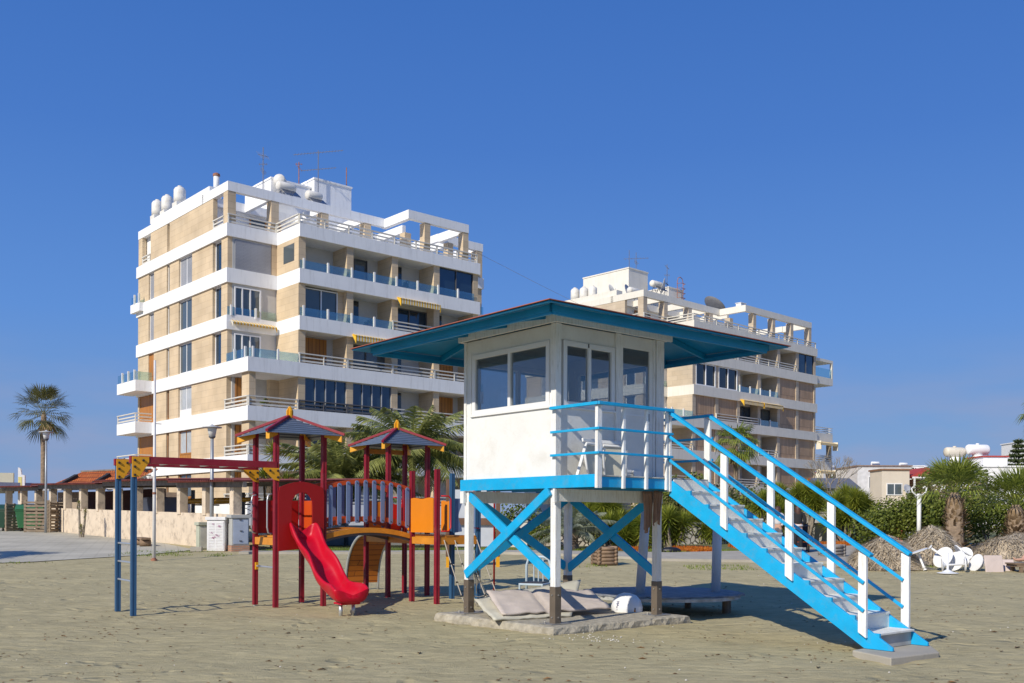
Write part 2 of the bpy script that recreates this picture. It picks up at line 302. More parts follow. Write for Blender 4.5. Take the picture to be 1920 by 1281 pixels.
grass_patch('flowering_ground_cover', 'orange red succulent ground cover beside the path', [(4.4,7.7,36.4,38.6),(3.2,4.6,37.0,37.6),(8.8,11.2,38.5,40.3),(11.4,14.8,41,43.3)], 900, .14, FLOW, .03, 4)
# leaves, twigs and shells washed over the sand
DEB = leafmat('dry_leaf_litter', (.07,.035,.015), (.30,.17,.07), .9, 6, 0)
r = random.Random(5); b = MB()
for i in range(7000):
    y = 8.5 + 22*r.random()**1.3; x = r.uniform(-.56, .56)*y
    if _n.noise((x*.55, y*.7, 9)) < .12 and r.random() < .8: continue
    s = r.uniform(.008, .035)*(1 if r.random() < .93 else 2); a = r.uniform(0, 6.28); c, d = math.cos(a)*s, math.sin(a)*s; q = r.uniform(.15, .5); z = sandz(x, y)+.004
    b.add([(x-c, y-d, z), (x+d*q, y-c*q, z+s*.25), (x+c, y+d, z+s*.1), (x-d*q, y+c*q, z+s*.35)], [(0,1,2,3)])
tag(b.build('leaf_litter', DEB), 'dry brown leaf litter scattered over the sand', 'leaf litter', kind='stuff')
SHL = mat('shells', (.62,.58,.5), .7, .1)
b = MB()
for i in range(170):
    y = 9 + 20*r.random(); x = r.uniform(-.55, .55)*y
    if i < 60: x = 1.2+r.gauss(0,.35); y = 13.95+r.gauss(0,.18)
    s = r.uniform(.006, .016); z = sandz(x, y)+.004
    b.add([(x-s, y, z), (x, y-s, z), (x+s, y, z), (x, y+s, z), (x, y, z+s)], [(0,1,4),(1,2,4),(2,3,4),(3,0,4)])
tag(b.build('shell_fragments', SHL), 'pale shell fragments scattered over the sand', 'shells', kind='stuff')
# ================================================================ APARTMENT BUILDINGS
TOPS = [20.42, 17.58, 14.57, 11.57, 8.57, 5.57, 2.57]; BOTS = [19.6, 16.66, 13.67, 10.68, 7.66, 4.65, 1.2]
def build_block(name, label, O, th, dz, nb, end, rows, wm, stm, cgap, lpick):
    t = thing(name, label, 'building', (O[0], O[1], dz), R_(th), 'apartment buildings behind the beach')
    P = lambda n, b, m, par=None: b.build(n, m, par or t)
    D = 18.15; RC = 1.8
    piers = [3.42 + 3.57*j for j in range(nb+1)]
    # bands
    for i, (zt, zb) in enumerate(zip(TOPS, BOTS)):
        b = MB(); nx = 3.42
        if i < 3: poly = [(nx,-.12),(end+.1,-.12),(end+.1,D+.1),(-.1,D+.1),(-.1,2.86),(nx,2.86)]
        else: poly = [(-.1,-.12),(end+.1,-.12),(end+.1,D+.1),(-.1,D+.1)]
        b.prism([(x, y, zb) for x, y in poly], (0,0,zt-zb)); P('floor_band', b, wm)
    # core
    b = MB()
    for i in range(6):
        z0, z1 = TOPS[i+1], BOTS[i]
        b.box(.34, end-.05, 2.98+.02 if True else 0, D-.05, z0, z1)
        b.box(3.9, end-.05, RC, 2.99, z0, z1)
    b.box(.4, end-.3, .6, D-.3, -1, 1.2)
    P('recessed_wall', b, INT)
    # stone: left facade + piers
    def S(n, *a): P(n, MB().box(*a), stm)
    for i in range(6):
        z0, z1 = TOPS[i+1], BOTS[i]
        segs = [(5.2,8.45),(10.65,12.25),(12.75,15.1),(16.1,D)] if i < 3 else [(3.1,8.45),(10.65,12.25),(12.75,15.1),(17.9,D)]
        if i < 3: segs.append((3.02,3.9))
        for a, c in segs: S('stone_wall', .02, .335, a, c, z0-.005, z1+.005)
        for j, x in enumerate(piers):
            x1 = min(x+.5, end)
            if x < end-.1: S('stone_pier', x, x1, .03, RC+ (1.16 if j == 0 else 0), z0-.005, z1+.005)
        if i < 3:
            if i != 1: pass
            if i == 0: S('stone_pier', 3.05, 3.415, 2.93, 2.975, z0, z1)
        else:
            S('stone_pier', .12, .55, .15, 1.15, z0-.005, z1+.005); S('stone_pier', 2.75, 3.41, 2.6, 2.975, z0, z1)
    # windows in left facade
    for i in range(6):
        z0, z1 = TOPS[i+1], BOTS[i]
        kinds = [(8.45,10.65,z0+.05,z1-.02),(12.25,12.75,z0+.1,z1-.02),(15.1,16.1,z0+.05,z1-.02)]
        if i >= 3: kinds = kinds[:2]
        for k, (a, c, p0, p1) in enumerate(kinds):
            fm = PVC if i < 4 else WOODO
            if i in (3,) and k == 1: fm = WOODO
            if i == 0 and k == 0 or k == 2: pm = BLIND
            else: pm = GREYG
            fr = MB().wall_hole((a, c, p0, p1), [(a+.07, (a+c)/2-.04, p0+.5 if i >= 3 and k == 0 else p0+.07, p1-.07), ((a+c)/2+.04, c-.07, p0+.5 if i >= 3 and k == 0 else p0+.07, p1-.07)] if k == 0 else [(a+.06, c-.06, p0+.06, p1-.06)], (.14,0,0), (0,1,0), (0,0,1), .06)
            w = P('window', fr, fm); MB().box(.165, .19, a+.02, c-.02, p0+.02, p1-.02).build('pane', pm if not (i in (3,4) and k == 0) else mat('curtain_glass', (.45,.47,.48), .15, .1), w)
    # corner openings on the left facade for the upper floors
    for i in range(3):
        z0, z1 = TOPS[i+1], BOTS[i]
        w = P('window', MB().wall_hole((3.9,5.2,z0,z1), [(4.15,5.1,z0+.08,z1-.08)], (.22,0,0), (0,1,0), (0,0,1), .06), PVC); MB().box(.24, .26, 3.92, 5.18, z0+.02, z1-.02).build('pane', BLUEG, w)
    # notch walls of the upper floors
    for i in range(3):
        z0, z1 = TOPS[i+1], BOTS[i]
        if i == 0:
            P('blind', MB().box(.5, 3.0, 2.93, 2.985, z0, z1-.12), BLIND)
            w = P('window', MB().wall_hole((.6,2.0,z0+.6,z1-.3), [(.7,1.9,z0+.65,z1-.35)], (3.405,0,0), (0,1,0), (0,0,1), .05), STEELD); MB().box(3.4, 3.41, .65, 1.95, z0+.62, z1-.32).build('pane', GREYG, w)
        else:
            w = P('glass_door', MB().wall_hole((.45,2.3,z0,z1-.2), [(.53,.95,z0+.1,z1-.28),(1.03,1.5,z0+.1,z1-.28),(1.58,2.2,z0+.1,z1-.28)], (0,2.95,0), (1,0,0), (0,0,1), .06), PVC); MB().box(.48, 2.25, 2.965, 2.985, z0+.02, z1-.22).build('pane', GREYG, w)
    # lower corners: timber doors
    for i in range(3, 6):
        z0, z1 = TOPS[i+1], BOTS[i]
        P('door', MB().box(.55, 1.75, 2.93, 2.985, z0, z1-.05), WOODO if cgap else WOODB)
    def rail(x0, x1, z, par=t, side=False, y=-.04, m=RAILM):
        b = MB(); f = (lambda x, yy, zz: (yy, x, zz)) if side else (lambda x, yy, zz: (x, yy, zz))
        for h, w, hh in ((.60,.14,.07),(.36,.05,.09),(.13,.05,.11)): b.beam(f(x0, y, z+h), f(x1, y, z+h), w, hh)
        n = max(1, int((x1-x0)/1.8)); 
        for k in range(n+1):
            x = x0+.05+(x1-x0-.1)*k/n; b.beam(f(x, y, z), f(x, y, z+.6), .12, .06, (1,0,0))
        b.build('railing', m, par)
    def grail(x0, x1, z, side=False, y=-.04, h=.55, np_=2):
        f = (lambda x, yy, zz: (yy, x, zz)) if side else (lambda x, yy, zz: (x, yy, zz))
        g = MB().beam(f(x0, y, z+h/2), f(x1, y, z+h/2), .015, h).build('glass_balustrade', BALG, t)
        for k in range(np_): 
            x = x0 + (x1-x0)*(k+.15)/np_; MB().beam(f(x, y-.03, z-.02), f(x, y-.03, z+h+.12), .1, .12, (1,0,0)).build('post', WHITE, g)
    def awning(x0, x1, z1, drop=.25, out=.55, Y=0):
        b = MB(); b.prism([(x0, -.02, z1+.25), (x0, -.02, z1+.29), (x0, -out, z1+.12), (x0, -out, z1-.02), (x0,-out+.02,z1+.05)], (x1-x0,0,0)); b.box(x0, x1, -out, -out+.02, z1-drop, z1+.08)
        b.prism([(x0,-.02,z1+.25),(x0,-out,z1+.1),(x0,-out,z1-drop-.2),(x0,-out+.12,z1-drop)], (.03,0,0)); b.prism([(x1,-.02,z1+.25),(x1,-out,z1+.1),(x1,-out,z1-drop-.2),(x1,-out+.12,z1-drop)], (.03,0,0))
        b.v = [(v[0], v[1]+Y, v[2]) for v in b.v]; b.build('awning', AWN, t)
    for i, row in enumerate(rows):
        z0, z1 = TOPS[i+1], BOTS[i]
        for j, (kind, rl) in enumerate(row):
            x0 = piers[j]+.5; x1 = min(piers[j+1], end-.03)
            if kind == 'glass':
                w = P('glass_door', MB().wall_hole((x0+.1,x1-.9,z0,z1-.15), [(x0+.16,(x0+x1)/2-.45,z0+.07,z1-.22),((x0+x1)/2-.38,x1-.96,z0+.07,z1-.22)], (0,RC-.06,0), (1,0,0), (0,0,1), .05), STEELD); MB().box(x0+.12, x1-.92, RC-.045, RC-.02, z0+.02, z1-.17).build('pane', (DARKG, GREYG, mat('curtain_glass', (.45,.47,.48), .15, .1), BLUEG)[(i*3+j) % 4], w)
            elif kind == 'dark':
                P('glass_door', MB().box(x0+.05, x0+1.5, RC-.05, RC-.005, z0, z1-.1), DARKG)
            elif kind == 'wood':
                P('shutter', MB().box(x0+.05, x1-.5, RC-.06, RC-.005, z0, z1-.08), WOODO)
            elif kind == 'shut':
                P('shutter', MB().box(x0, x1, .10, .16, z0+.02, z1-.01), WOODB)
            elif kind == 'curt':
                m2 = (x0+x1)/2-.15
                w = P('window', MB().wall_hole((x0,x1-.45,z0,z1-.1), [(x0+.07,m2-.04,z0+.07,z1-.17),(m2+.04,x1-.52,z0+.07,z1-.17)], (0,.5,0), (1,0,0), (0,0,1), .06), PVC); MB().box(x0+.02, x1-.47, .53, .55, z0+.02, z1-.12).build('pane', GREYG, w)
                cb = MB(); q = x0+.1
                while q < x1-.6: cb.box(q, q+.12, .6+.04*math.sin(q*40), .63+.04*math.sin(q*40), z0+.1, z1-.2); q += .14
                P('curtain', cb, mat('curtain_cloth', (.5,.52,.55), .9))
                P('side_wall', MB().box(x1-.44, x1, .5, .56, z0, z1), stm)
            elif kind == 'glazed':
                n = 4 if rl == 'dark' or i == 3 else 2
                hs = [(x0+(x1-x0)*k/n+.03, x0+(x1-x0)*(k+1)/n-.03, z0+.05, z1-.06) for k in range(n)]
                w = P('window', MB().wall_hole((x0,x1,z0,z1), hs, (0,.12,0), (1,0,0), (0,0,1), .06), STEELD if n == 2 else mat('grey_frame', (.35,.36,.38), .4)); MB().box(x0+.02, x1-.02, .145, .16, z0+.02, z1-.02).build('pane', BLUEG, w)
            elif kind == 'win':
                m2 = (x0+x1)/2
                w = P('window', MB().wall_hole((x0,x1,z0+.02,z1-.01), [(x0+.09,m2-.06,z0+.12,z1-.1),(m2+.06,x1-.09,z0+.12,z1-.1)], (0,.08,0), (1,0,0), (0,0,1), .08), PVC); MB().box(x0+.02, x1-.02, .125, .14, z0+.04, z1-.04).build('pane', DARKG, w)
            elif kind == 'awn':
                P('wall_panel', MB().box(x0, x1, .9, .94, z1-.28, z1), INT)
                w = P('window', MB().wall_hole((x0,x1,z0,z1-.28), [(x0+.08,(x0+x1)/2-.04,z0+.08,z1-.36),((x0+x1)/2+.04,x1-.08,z0+.08,z1-.36)], (0,.9,0), (1,0,0), (0,0,1), .05), STEELD); MB().box(x0+.02, x1-.02, .925, .94, z0+.02, z1-.3).build('pane', GREYG if j % 2 else BLUEG, w)
                awning(x0-.15, x1+.15, z1-.05)
            elif kind == 'open': pass
            if rl == 'g': grail(x0-.45, x1+.02, z0)
            elif rl == 'r': rail(x0-.5, x1+.03, z0)
            elif rl == 'dark': rail(x0-.5, x1+.03, z0, m=STEELD)
    if cgap: awning(.15, 3.2, BOTS[2]+.32, .02, .4, 2.86)
    # corner balconies railings
    for i in range(6):
        z0 = TOPS[i+1]
        if i in (1,): grail(-.05, 3.35, z0, y=2.9); 
        elif i == 2: grail(0, 3.4, z0); grail(.1, 3.0, z0, side=True, y=-.04)
        elif i > 2: rail(-.05, 3.4, z0); rail(0, 3.2, z0, side=True)
    # left-side projecting balconies near the far end
    if cgap:
        for i in (3, 4, 5):
            z = TOPS[i]
            P('balcony', MB().box(-1.3, -.105, 15.1, 18.8, BOTS[i]+.12, z+.02), wm)
            z2 = z+.02
            if i == 3: grail(15.15, 18.75, z2, side=True, y=-1.25, np_=3, h=.62); MB().beam((-1.25,15.15,z2+.31),(-.1,15.15,z2+.31),.015,.62).build('glass_balustrade', BALG, t)
            else:
                rail(15.15, 18.75, z2, side=True, y=-1.25); bb = MB()
                for h in (.6,.36,.13): bb.beam((-1.25,15.15,z2+h),(-.1,15.15,z2+h),.06,.08)
                bb.build('railing', RAILM, t)
            P('door', MB().box(.1, .2, 15.15, 17.9, z, BOTS[i-1]-.02), WOODO)
        P('balcony', MB().box(-.4, -.105, 16.8, 18.6, BOTS[1]+.3, TOPS[1]+.01), wm); grail(16.8, 18.5, TOPS[1]+.01, side=True, y=-.36, np_=2)
    # penthouse storey and roof frame
    PT, PB = 23.12, 22.52; zf = TOPS[0]; A = 2.98
    b = MB(); xe = 11.9
    b.box(0, xe, A, A+.35, PB, PT); b.box(0, .35, A+.35, D, PB, PT)
    b.box(xe, xe+.35, .0, A+.35, PB-.04, PT-.03); b.box(xe+.35, end-.9, .0, .35, PB-.04, PT-.03); b.box(end-1.2, end-.9, .35, A+.3, PB-.04, PT-.03); b.box(end-.9, end+3.15 if cgap else end, A+.3, A+.65, PB, PT)
    for x in (2.95,6.8,10.2,13.7,end-1.2): b.box(x, x+.3, A+.352, 6.6, PB+.02, PT-.01)
    b.box(.0, end-.3, 6.6, 6.9, PB+.01, PT); P('roof_frame', b, wm)
    b = MB()
    for x in (.02,3.05,6.8,10.25,13.7): S('stone_pier', x, x+.55, A+.03, A+.32+.35, zf, PB)
    for x in (13.3,16.75) + ((20.2,end-1.4) if end > 20 else ()): S('stone_pier', x, x+.5, .03, .6, zf, PB-.04)
    S('stone_wall', .03, .33, 5.2, 12.3, zf, PB); S('stone_wall', .03, .33, 12.75, 15.8, zf, PB); S('stone_wall', .03, .33, 17.4, D, zf, PB); S('stone_pier', end-.5, end, A+.03, A+.6, zf, PB)
    P('penthouse_wall', MB().box(.4, end-.4, 6.9, D-.5, zf, PB+.3), wm); P('shutter', MB().box(.33, .40, 5.9, 8.0, zf, PB), WOODO)
    for x in (3.4, 8.5, 13.5, 20):
        if x < end-3: 
            w = P('glass_door', MB().wall_hole((x,x+2.4,zf,zf+1.9), [(x+.08,x+1.15,zf+.08,zf+1.8),(x+1.25,x+2.3,zf+.08,zf+1.8)], (0,6.83,0), (1,0,0), (0,0,1), .05), WOODO if x < 5 else STEELD); MB().box(x+.02, x+2.38, 6.86, 6.88, zf+.02, zf+1.88).build('pane', GREYG, w)
    rail(3.42, end-.1, zf, y=0); rail(0, 3.4, zf, y=A); rail(0, A, zf, side=True, y=3.42); rail(A+.6, 5.2, zf, side=True, y=.05); rail(15.9, 17.4, zf, side=True, y=.05)
    b = MB(); b.box(.36, 1.2, 6.5, 16.6, PT-.05, PT+.62); b.box(1.2, end-.6, 7.2, D-.6, PT-.3, PT+.1); P('parapet', b, wm)
    P('side_wall', MB().box(end-.05, end+.0, .5, D, 1.2, BOTS[0]), stm)
    return t
rows1 = [[('open','g'),('glass','g'),('dark','g'),('glazed','g')],
         [('curt','g'),('dark','g'),('awn','r'),('dark','g')],
         [('wood','r'),('awn','r'),('dark','r'),('wood','r')],
         [('glazed','dark'),('glazed','dark'),('dark','r'),('wood','r')],
         [('glass','r'),('glazed','r'),('dark','r'),('glass','r')],
         [('glass','r'),('dark','r'),('dark','r'),('glass','r')]]
b1 = build_block('apartment_building', 'white banded apartment block with warm stone cladding and striped yellow awnings, left of the two', (-16.2,60.52), 41.3, 0, 4, 18.16, rows1, MESHG, STONE, True, 0)
rows2 = [[('open','r'),('glass','r'),('glass','r'),('dark','r'),('open','r'),('glazed','')],
         [('win',''),('win',''),('open','g'),('open','g'),('shut',''),('shut','')],
         [('shut',''),('shut','r'),('awn','r'),('awn','g'),('shut',''),('shut','')],
         [('shut',''),('shut',''),('open','r'),('open','r'),('shut',''),('shut','')],
         [('shut',''),('shut',''),('open','r'),('glass','r'),('shut',''),('shut','')],
         [('shut',''),('shut',''),('open','r'),('glass','r'),('shut',''),('shut','')]]
# set-back wing at the far right of the white block
for i, (zt, zb) in enumerate(zip(TOPS, BOTS)):
    MB().box(18.27, 21.35, 3.2, 15, zb, zt).build('floor_band', MESHG, b1)
    if i < 6:
        MB().box(20.65, 21.25, 3.35, 4.4, TOPS[i+1], zb).build('stone_pier', STONE, b1); MB().box(18.27, 21.2, 4.9, 14.8, TOPS[i+1], zb).build('recessed_wall', INT, b1)
        MB().box(18.6, 20.4, 4.84, 4.9, TOPS[i+1], zb-.2).build('glass_door', GREYG, b1); MB().box(18.3, 21.3, 3.2, 3.215, TOPS[i+1], TOPS[i+1]+.6).build('glass_balustrade', BALG, b1)
MB().box(20.65, 21.25, 3.3, 3.95, TOPS[0], 22.52).build('stone_pier', STONE, b1)
for x in (18.3, 20.9): MB().box(x, x+.3, 3.96, 6.6, 22.54, 23.11).build('roof_beam', MESHG, b1)
b2 = build_block('apartment_building', 'cream banded apartment block with brown shutters behind the lifeguard hut', (13.9,87.34), 43.5, -.58, 6, 25.2, rows2, CREAMW, STONE2, False, 0)
# ---- balconies on the far end of the cream block
def end_balc(t, E):
    for i, kind in ((0,'box'),(2,'rail'),(3,'awn'),(4,'awn')):
        z = TOPS[i+1]
        sl = MB().box(E+.01, E+3.6, 0, 2.6, z-.75 if kind == 'box' else BOTS[i+1], z+.02)
        o = sl.build('balcony', CREAMW, t)
        b = MB()
        if kind == 'box':
            b.box(E+.012, E+3.6, 0, 2.6, BOTS[i]-.35, BOTS[i]-.05); b.box(E+3.35, E+3.6, 0, .25, z+.02, BOTS[i]-.35); b.build('balcony_frame', CREAMW, t)
            MB().beam((E,.05,z+.5), (E+3.35,.05,z+.5), .02, .95).build('glass_balustrade', BALG, t)
        else:
            for h in (.62,.38,.14): b.beam((E,.04,z+h), (E+3.6,.04,z+h), .06, .08); b.beam((E+3.55,.04,z+h), (E+3.55,2.6,z+h), .06, .08)
            b.build('railing', RAILM, t)
        if kind == 'awn':
            q = MB(); q.box(E+3.1, E+3.55, .1, .5, z, BOTS[i]); q.build('stone_pier', STONE2, t)
            a = MB(); a.prism([(E,-.05,BOTS[i]),(E,-.6,BOTS[i]-.2),(E,-.6,BOTS[i]-.45),(E,-.55,BOTS[i]-.2)], (3.7,0,0)); a.box(E+3.6, E+3.68, -.6, 0, BOTS[i]-.9, BOTS[i]); a.box(E+.1, E+.18, -.6, 0, BOTS[i]-.9, BOTS[i]); a.build('awning', AWN, t)
end_balc(b2, 25.2)
b = MB(); b.box(25.2+.0, 28.8, 0, 2.6, BOTS[0]-1+.9, TOPS[0]-.85)
# ---- roof-top things
def W(O, th, dz, x, y, z):
    c, s = math.cos(R_(th)), math.sin(R_(th)); return (O[0]+x*c-y*s, O[1]+x*s+y*c, z+dz)
F1 = ((-16.2,60.52), 41.3, 0); F2 = ((13.9,87.34), 43.5, -.58)
TANK = mat('tank_white', (.74,.71,.64), .6, .08, 2, dirt=(.4,.36,.3), dscale=3, damt=.5)
ANT = mat('antenna_metal', (.33,.33,.35), .4, .1, metal=.7); RUST = mat('rusty_metal', (.30,.13,.08), .8, .3)
def vtank(lab, F, x, y, z, r=.42, h=1.15):
    t = thing('water_tank', lab, 'water tank', W(*F, x, y, z), R_(F[1]), 'upright roof water tanks')
    MB().lathe([(r,0),(r*1.02,h*.3),(r,h*.8),(r*.8,h*.93),(r*.45,h)], n=20).build('tank_body', TANK, t, True)
    MB().lathe([(.16,h),(.16,h+.07),(.05,h+.08)], n=12).build('lid', TANK, t, True)
    MB().box(-.4,.4,-.4,.4,-.6,0).build('stand', TANK, t)
for lab, x, y in (('white upright tank at the back end of the left roof', 1.0, 17.0), ('white upright tank in the middle of three on the left roof', 1.1, 15.4), ('white upright tank nearest the chimney of the three on the left roof', 1.0, 12.9)): vtank(lab, F1, x, y, 24.25)
for k, (x, y) in enumerate(((.9,12.3),(1.2,11.4),(1.5,10.5))): vtank(('cream upright tank outermost in the trio on the right roof','cream upright tank in the middle of the trio on the right roof','cream upright tank nearest the white roof house of the right block')[k], F2, x, y, 23.75)
def htank(lab, F, x, y, z, L=1.4, r=.33, rz=0):
    t = thing('solar_water_heater', lab, 'water heater', W(*F, x, y, z), R_(F[1])+rz, 'lying roof water heaters')
    M = Matrix.Rotation(R_(90), 3, 'Y'); MB().lathe([(.08,-L/2),(r*.8,-L/2+.04),(r,-L/2+.14),(r,L/2-.14),(r*.8,L/2-.04),(.08,L/2)], (0,0,.9), 18, M).build('tank_body', TANK, t, True)
    b = MB()
    for sx in (-.4,.4): b.beam((sx,-.3,0),(sx,0,.65),.05,.05); b.beam((sx,.3,0),(sx,0,.65),.05,.05)
    b.build('stand', ANT, t)
    MB().prism([(-.55,-.35,.6),(.55,-.35,.6),(.55,-1.1,.05),(-.55,-1.1,.05)], (0,.03,.05)).build('collector_panel', mat('collector', (.03,.04,.07), .15), t)
htank('grey lying heater tank beside the tall white roof boxes', F1, 5.4, 5.4, 23.6); htank('white lying heater tank in front of the right roof box', F1, 7.0, 4.4, 23.1, 1.2)
htank('round white tank lying high on the left roof box', F1, 5.6, 6.6, 24.35, 1.0, .42, .9)
htank('pale lying heater tank beside the white stair house of the right block', F2, 9.2, 8.8, 25.2, 1.6); htank('grey lying heater tank near the dishes on the right block', F2, 3.2, 6.8, 23.2, 1.5)
def roof_box(lab, F, x0, x1, y0, y1, z0, z1, m):
    t = thing('roof_stair_house', lab, 'roof room', W(*F, x0, y0, z0), R_(F[1]))
    MB().box(0,x1-x0,0,y1-y0,0,z1-z0).build('wall', m, t); MB().box(-.06,x1-x0+.06,-.06,y1-y0+.06,z1-z0,z1-z0+.12).build('roof', m, t)
roof_box('tall white stair house with a sloping shadow on the left roof', F1, 8.3, 11.4, 6.6, 11, 23, 26.05, MESHG); roof_box('lower white box beside the antenna mast on the left roof', F1, 5.1, 8.2, 7.0, 11, 23, 25.45, MESHG)
roof_box('stained white stair house on the right roof', F2, 5.6, 8.6, 9.4, 15.5, 22.8, 27.2, CREAMW); roof_box('small cream roof room with rusty ladder cage', F2, 11.9, 14.4, 9.3, 12, 22.8, 26.3, CREAMW)
t = thing('chimney', 'white round chimney with brown cap on the left parapet', 'chimney', W(*F1, 1.3, 7.5, 23.7), 0); MB().lathe([(.2,0),(.2,1.15)], n=14).build('flue', WHITE, t, True); MB().lathe([(.24,1.15),(.24,1.3),(.1,1.38)], n=14).build('cap', RUST, t)
def antenna(lab, F, x, y, z, h, booms, m=ANT):
    t = thing('tv_antenna', lab, 'antenna', W(*F, x, y, z), R_(F[1]), 'television antennas on the roofs')
    MB().tube([(0,0,0),(0,0,h)], .035, 6).build('mast', m, t)
    for (zz, L, a, n, el) in booms:
        b = MB(); c, s = math.cos(a), math.sin(a); b.tube([(-c*L/2,-s*L/2,zz-.04*L),(c*L/2,s*L/2,zz+.04*L)], .022, 5)
        for k in range(n):
            f = (k+.5)/n-.5; e = el*(1-.3*f); b.tube([(c*L*f+s*e/2*.6,s*L*f-c*e/2*.6,zz-e*.3+.08*L*f),(c*L*f-s*e/2*.6,s*L*f+c*e/2*.6,zz+e*.3+.08*L*f)], .012, 4)
        b.build('boom', m, t)
antenna('tall lattice antenna mast standing beside the left roof box', F1, 5.0, 8.0, 24, 3.9, [(3.3,.9,.2,5,.9),(2.2,1.0,1.2,4,.6),(2.7,.6,-.5,4,.5)])
antenna('wide antenna with two long booms above the left stair house', F1, 8.5, 6.4, 25.0, 3.1, [(2.95,3.6,-.75,16,.5),(1.75,2.6,-.75,12,.4)])
antenna('short reddish antenna between the two left roof boxes', F1, 7.5, 7.4, 25.4, 1.9, [(1.5,.7,.8,4,.5),(1.75,.5,-.4,3,.4)], RUST)
antenna('plain rusty rod at the right corner of the left stair house', F1, 11.1, 6.8, 26.1, 1.5, [(.1,.1,0,1,.1)], RUST)
antenna('thin mast at the tip of the right stair house', F2, 5.9, 9.6, 27.2, 1.9, [(.2,.1,0,1,.1)])
antenna('cross armed antenna on the right stair house', F2, 7.1, 9.7, 27.2, 1.9, [(1.3,2.6,-.6,8,.5),(.9,1.3,.8,5,.6)])
antenna('comb antenna beside the rusty ladder cage', F2, 10.2, 8.2, 25, 3.2, [(2.9,.6,.6,4,.7),(2.1,.6,-.6,4,.6),(1.2,.5,.2,4,.5)])
def dish(lab, loc, r, az, el, h=.9, m=None, grp='satellite dishes'):
    t = thing('satellite_dish', lab, 'satellite dish', loc, az, grp); M = Matrix.Rotation(R_(90)-el, 3, 'X')
    MB().lathe([(0.02,0),(r*.4,.03*r),(r*.7,.12*r),(r,.25*r),(r,.28*r),(r*.7,.15*r),(.02,.04*r)], (0,0,h), 26, M).build('reflector', m or mat('dish_grey', (.45,.46,.48), .5, .05), t, True)
    f = M @ Vector((0,0,r*.9)); b = MB(); b.tube([(0,0,0),(0,0,h)], .04, 6); b.tube([tuple((M @ Vector((0,-r*.9,.25*r)))+Vector((0,0,h))), tuple(f+Vector((0,0,h)))], .02, 5); b.build('mount', ANT, t)
dish('dark satellite dish facing left among roof heaters', W(*F2, 3.4, 7.8, 23.3), .75, R_(60), R_(20)); dish('tilted satellite dish left of the dark one on the right roof', W(*F2, 2.2, 8.8, 23.4), .6, R_(100), R_(30))
dish('white dish seen edge on beside the pale roof tank', W(*F2, 9.6, 8.0, 24.9), .85, R_(-100), R_(15)); dish('large grey mesh dish at the right of the cream roof', W(*F2, 19.4, 9.0, 23.7), 1.35, R_(112), R_(50), 1.6, mat('mesh_dish', (.17,.17,.18), .6, .1))
t = thing('ladder_cage', 'rusty hooped ladder cage on the small roof room', 'ladder', W(*F2, 13.6, 9.1, 25.0), R_(43.5)); b = MB()
for k in (-.5,.5): b.tube([(k,0,0),(k,0,2.1),(k*.7,0,2.5),(0,0,2.65)], .04, 6)
for k in range(4): b.tube([(-.5,0,.4+k*.5),(-.35,-.4,.4+k*.5),(.35,-.4,.4+k*.5),(.5,0,.4+k*.5)], .03, 6)
b.build('cage', RUST, t); 
t = thing('roof_vent', 'small white vent unit on the right end parapet', 'vent', W(*F2, 12.6, 1.0, 23.0), R_(43.5)); MB().box(0,.9,0,.6,0,.55).build('housing', WHITE, t, bevel=.04); MB().box(-.05,.95,-.05,.65,.55,.6).build('cover', WHITE, t)
tag(MB().tube([W(*F1, 18.3, 2, 22.2), (2,75,19.5), (7,82,18.8), W(*F2, -.2, 8, 22)], .012, 4).build('cable', ANT), 'thin black cable strung between the two apartment blocks', 'cable')
# ================================================================ VEGETATION BUILDERS
PG = leafmat('palm_green', (.09,.12,.03), (.38,.39,.12), .4, 1.0, .25)
PGS = leafmat('palm_silver', (.14,.17,.11), (.34,.37,.27), .5, 1.5, .2)
FPG = leafmat('fan_palm_green', (.10,.15,.02), (.34,.38,.07), .5, 1.0, .3)
YG = leafmat('yucca_green', (.08,.13,.015), (.36,.38,.05), .5, 1.4, .25)
HG = leafmat('hedge_green', (.05,.085,.012), (.24,.27,.04), .6, 1.0, .25)
OLG = leafmat('olive_green', (.09,.10,.05), (.24,.25,.15), .6, 1.0, .2)
BARK = mat('palm_bark', (.26,.19,.13), .9, .35, 6, .8, 14)
GBARK = mat('grey_bark', (.27,.23,.18), .9, .3, 6, .8, 14)
DRYL = leafmat('dry_fronds', (.16,.10,.05), (.44,.31,.18), .8, 3, .1)
def frond(b, base, az, el, L, droop, w, n, rr, lw=.016):
    d = Vector((math.cos(az)*math.cos(el), math.sin(az)*math.cos(el), math.sin(el))); hz = Vector((math.cos(az), math.sin(az), 0)); sd = Vector((-math.sin(az), math.cos(az), 0))
    P = lambda t: Vector(base) + d*L*t + hz*(L*droop*.25*t*t) + Vector((0,0,-L*droop*t*t))
    pts = [P(k/7) for k in range(8)]; b.tube(pts, [.022*(1-.8*k/7)*L/2.4 for k in range(8)], 4, False)
    for k in range(n):
        t = .12 + .88*k/n; p = P(t); tan = (P(t+.02)-p).normalized(); up = sd.cross(tan)
        ll = w*math.sin(math.pi*min(1,(t*.92+.1)))**.6*rr.uniform(.8,1.1)
        for s in (-1, 1):
            q = (sd*s*.80 + tan*.62 + up*(.28*rr.uniform(.3,1.2)) + Vector((0,0,-.35*rr.random()))).normalized()
            e = p + q*ll; e.z -= .25*ll; wv = tan*lw*L/2.4
            b.add([p-wv, p+wv, p+q*ll*.5+wv*1.1, e, p+q*ll*.5-wv*1.1], [(0,1,2,3,4)])
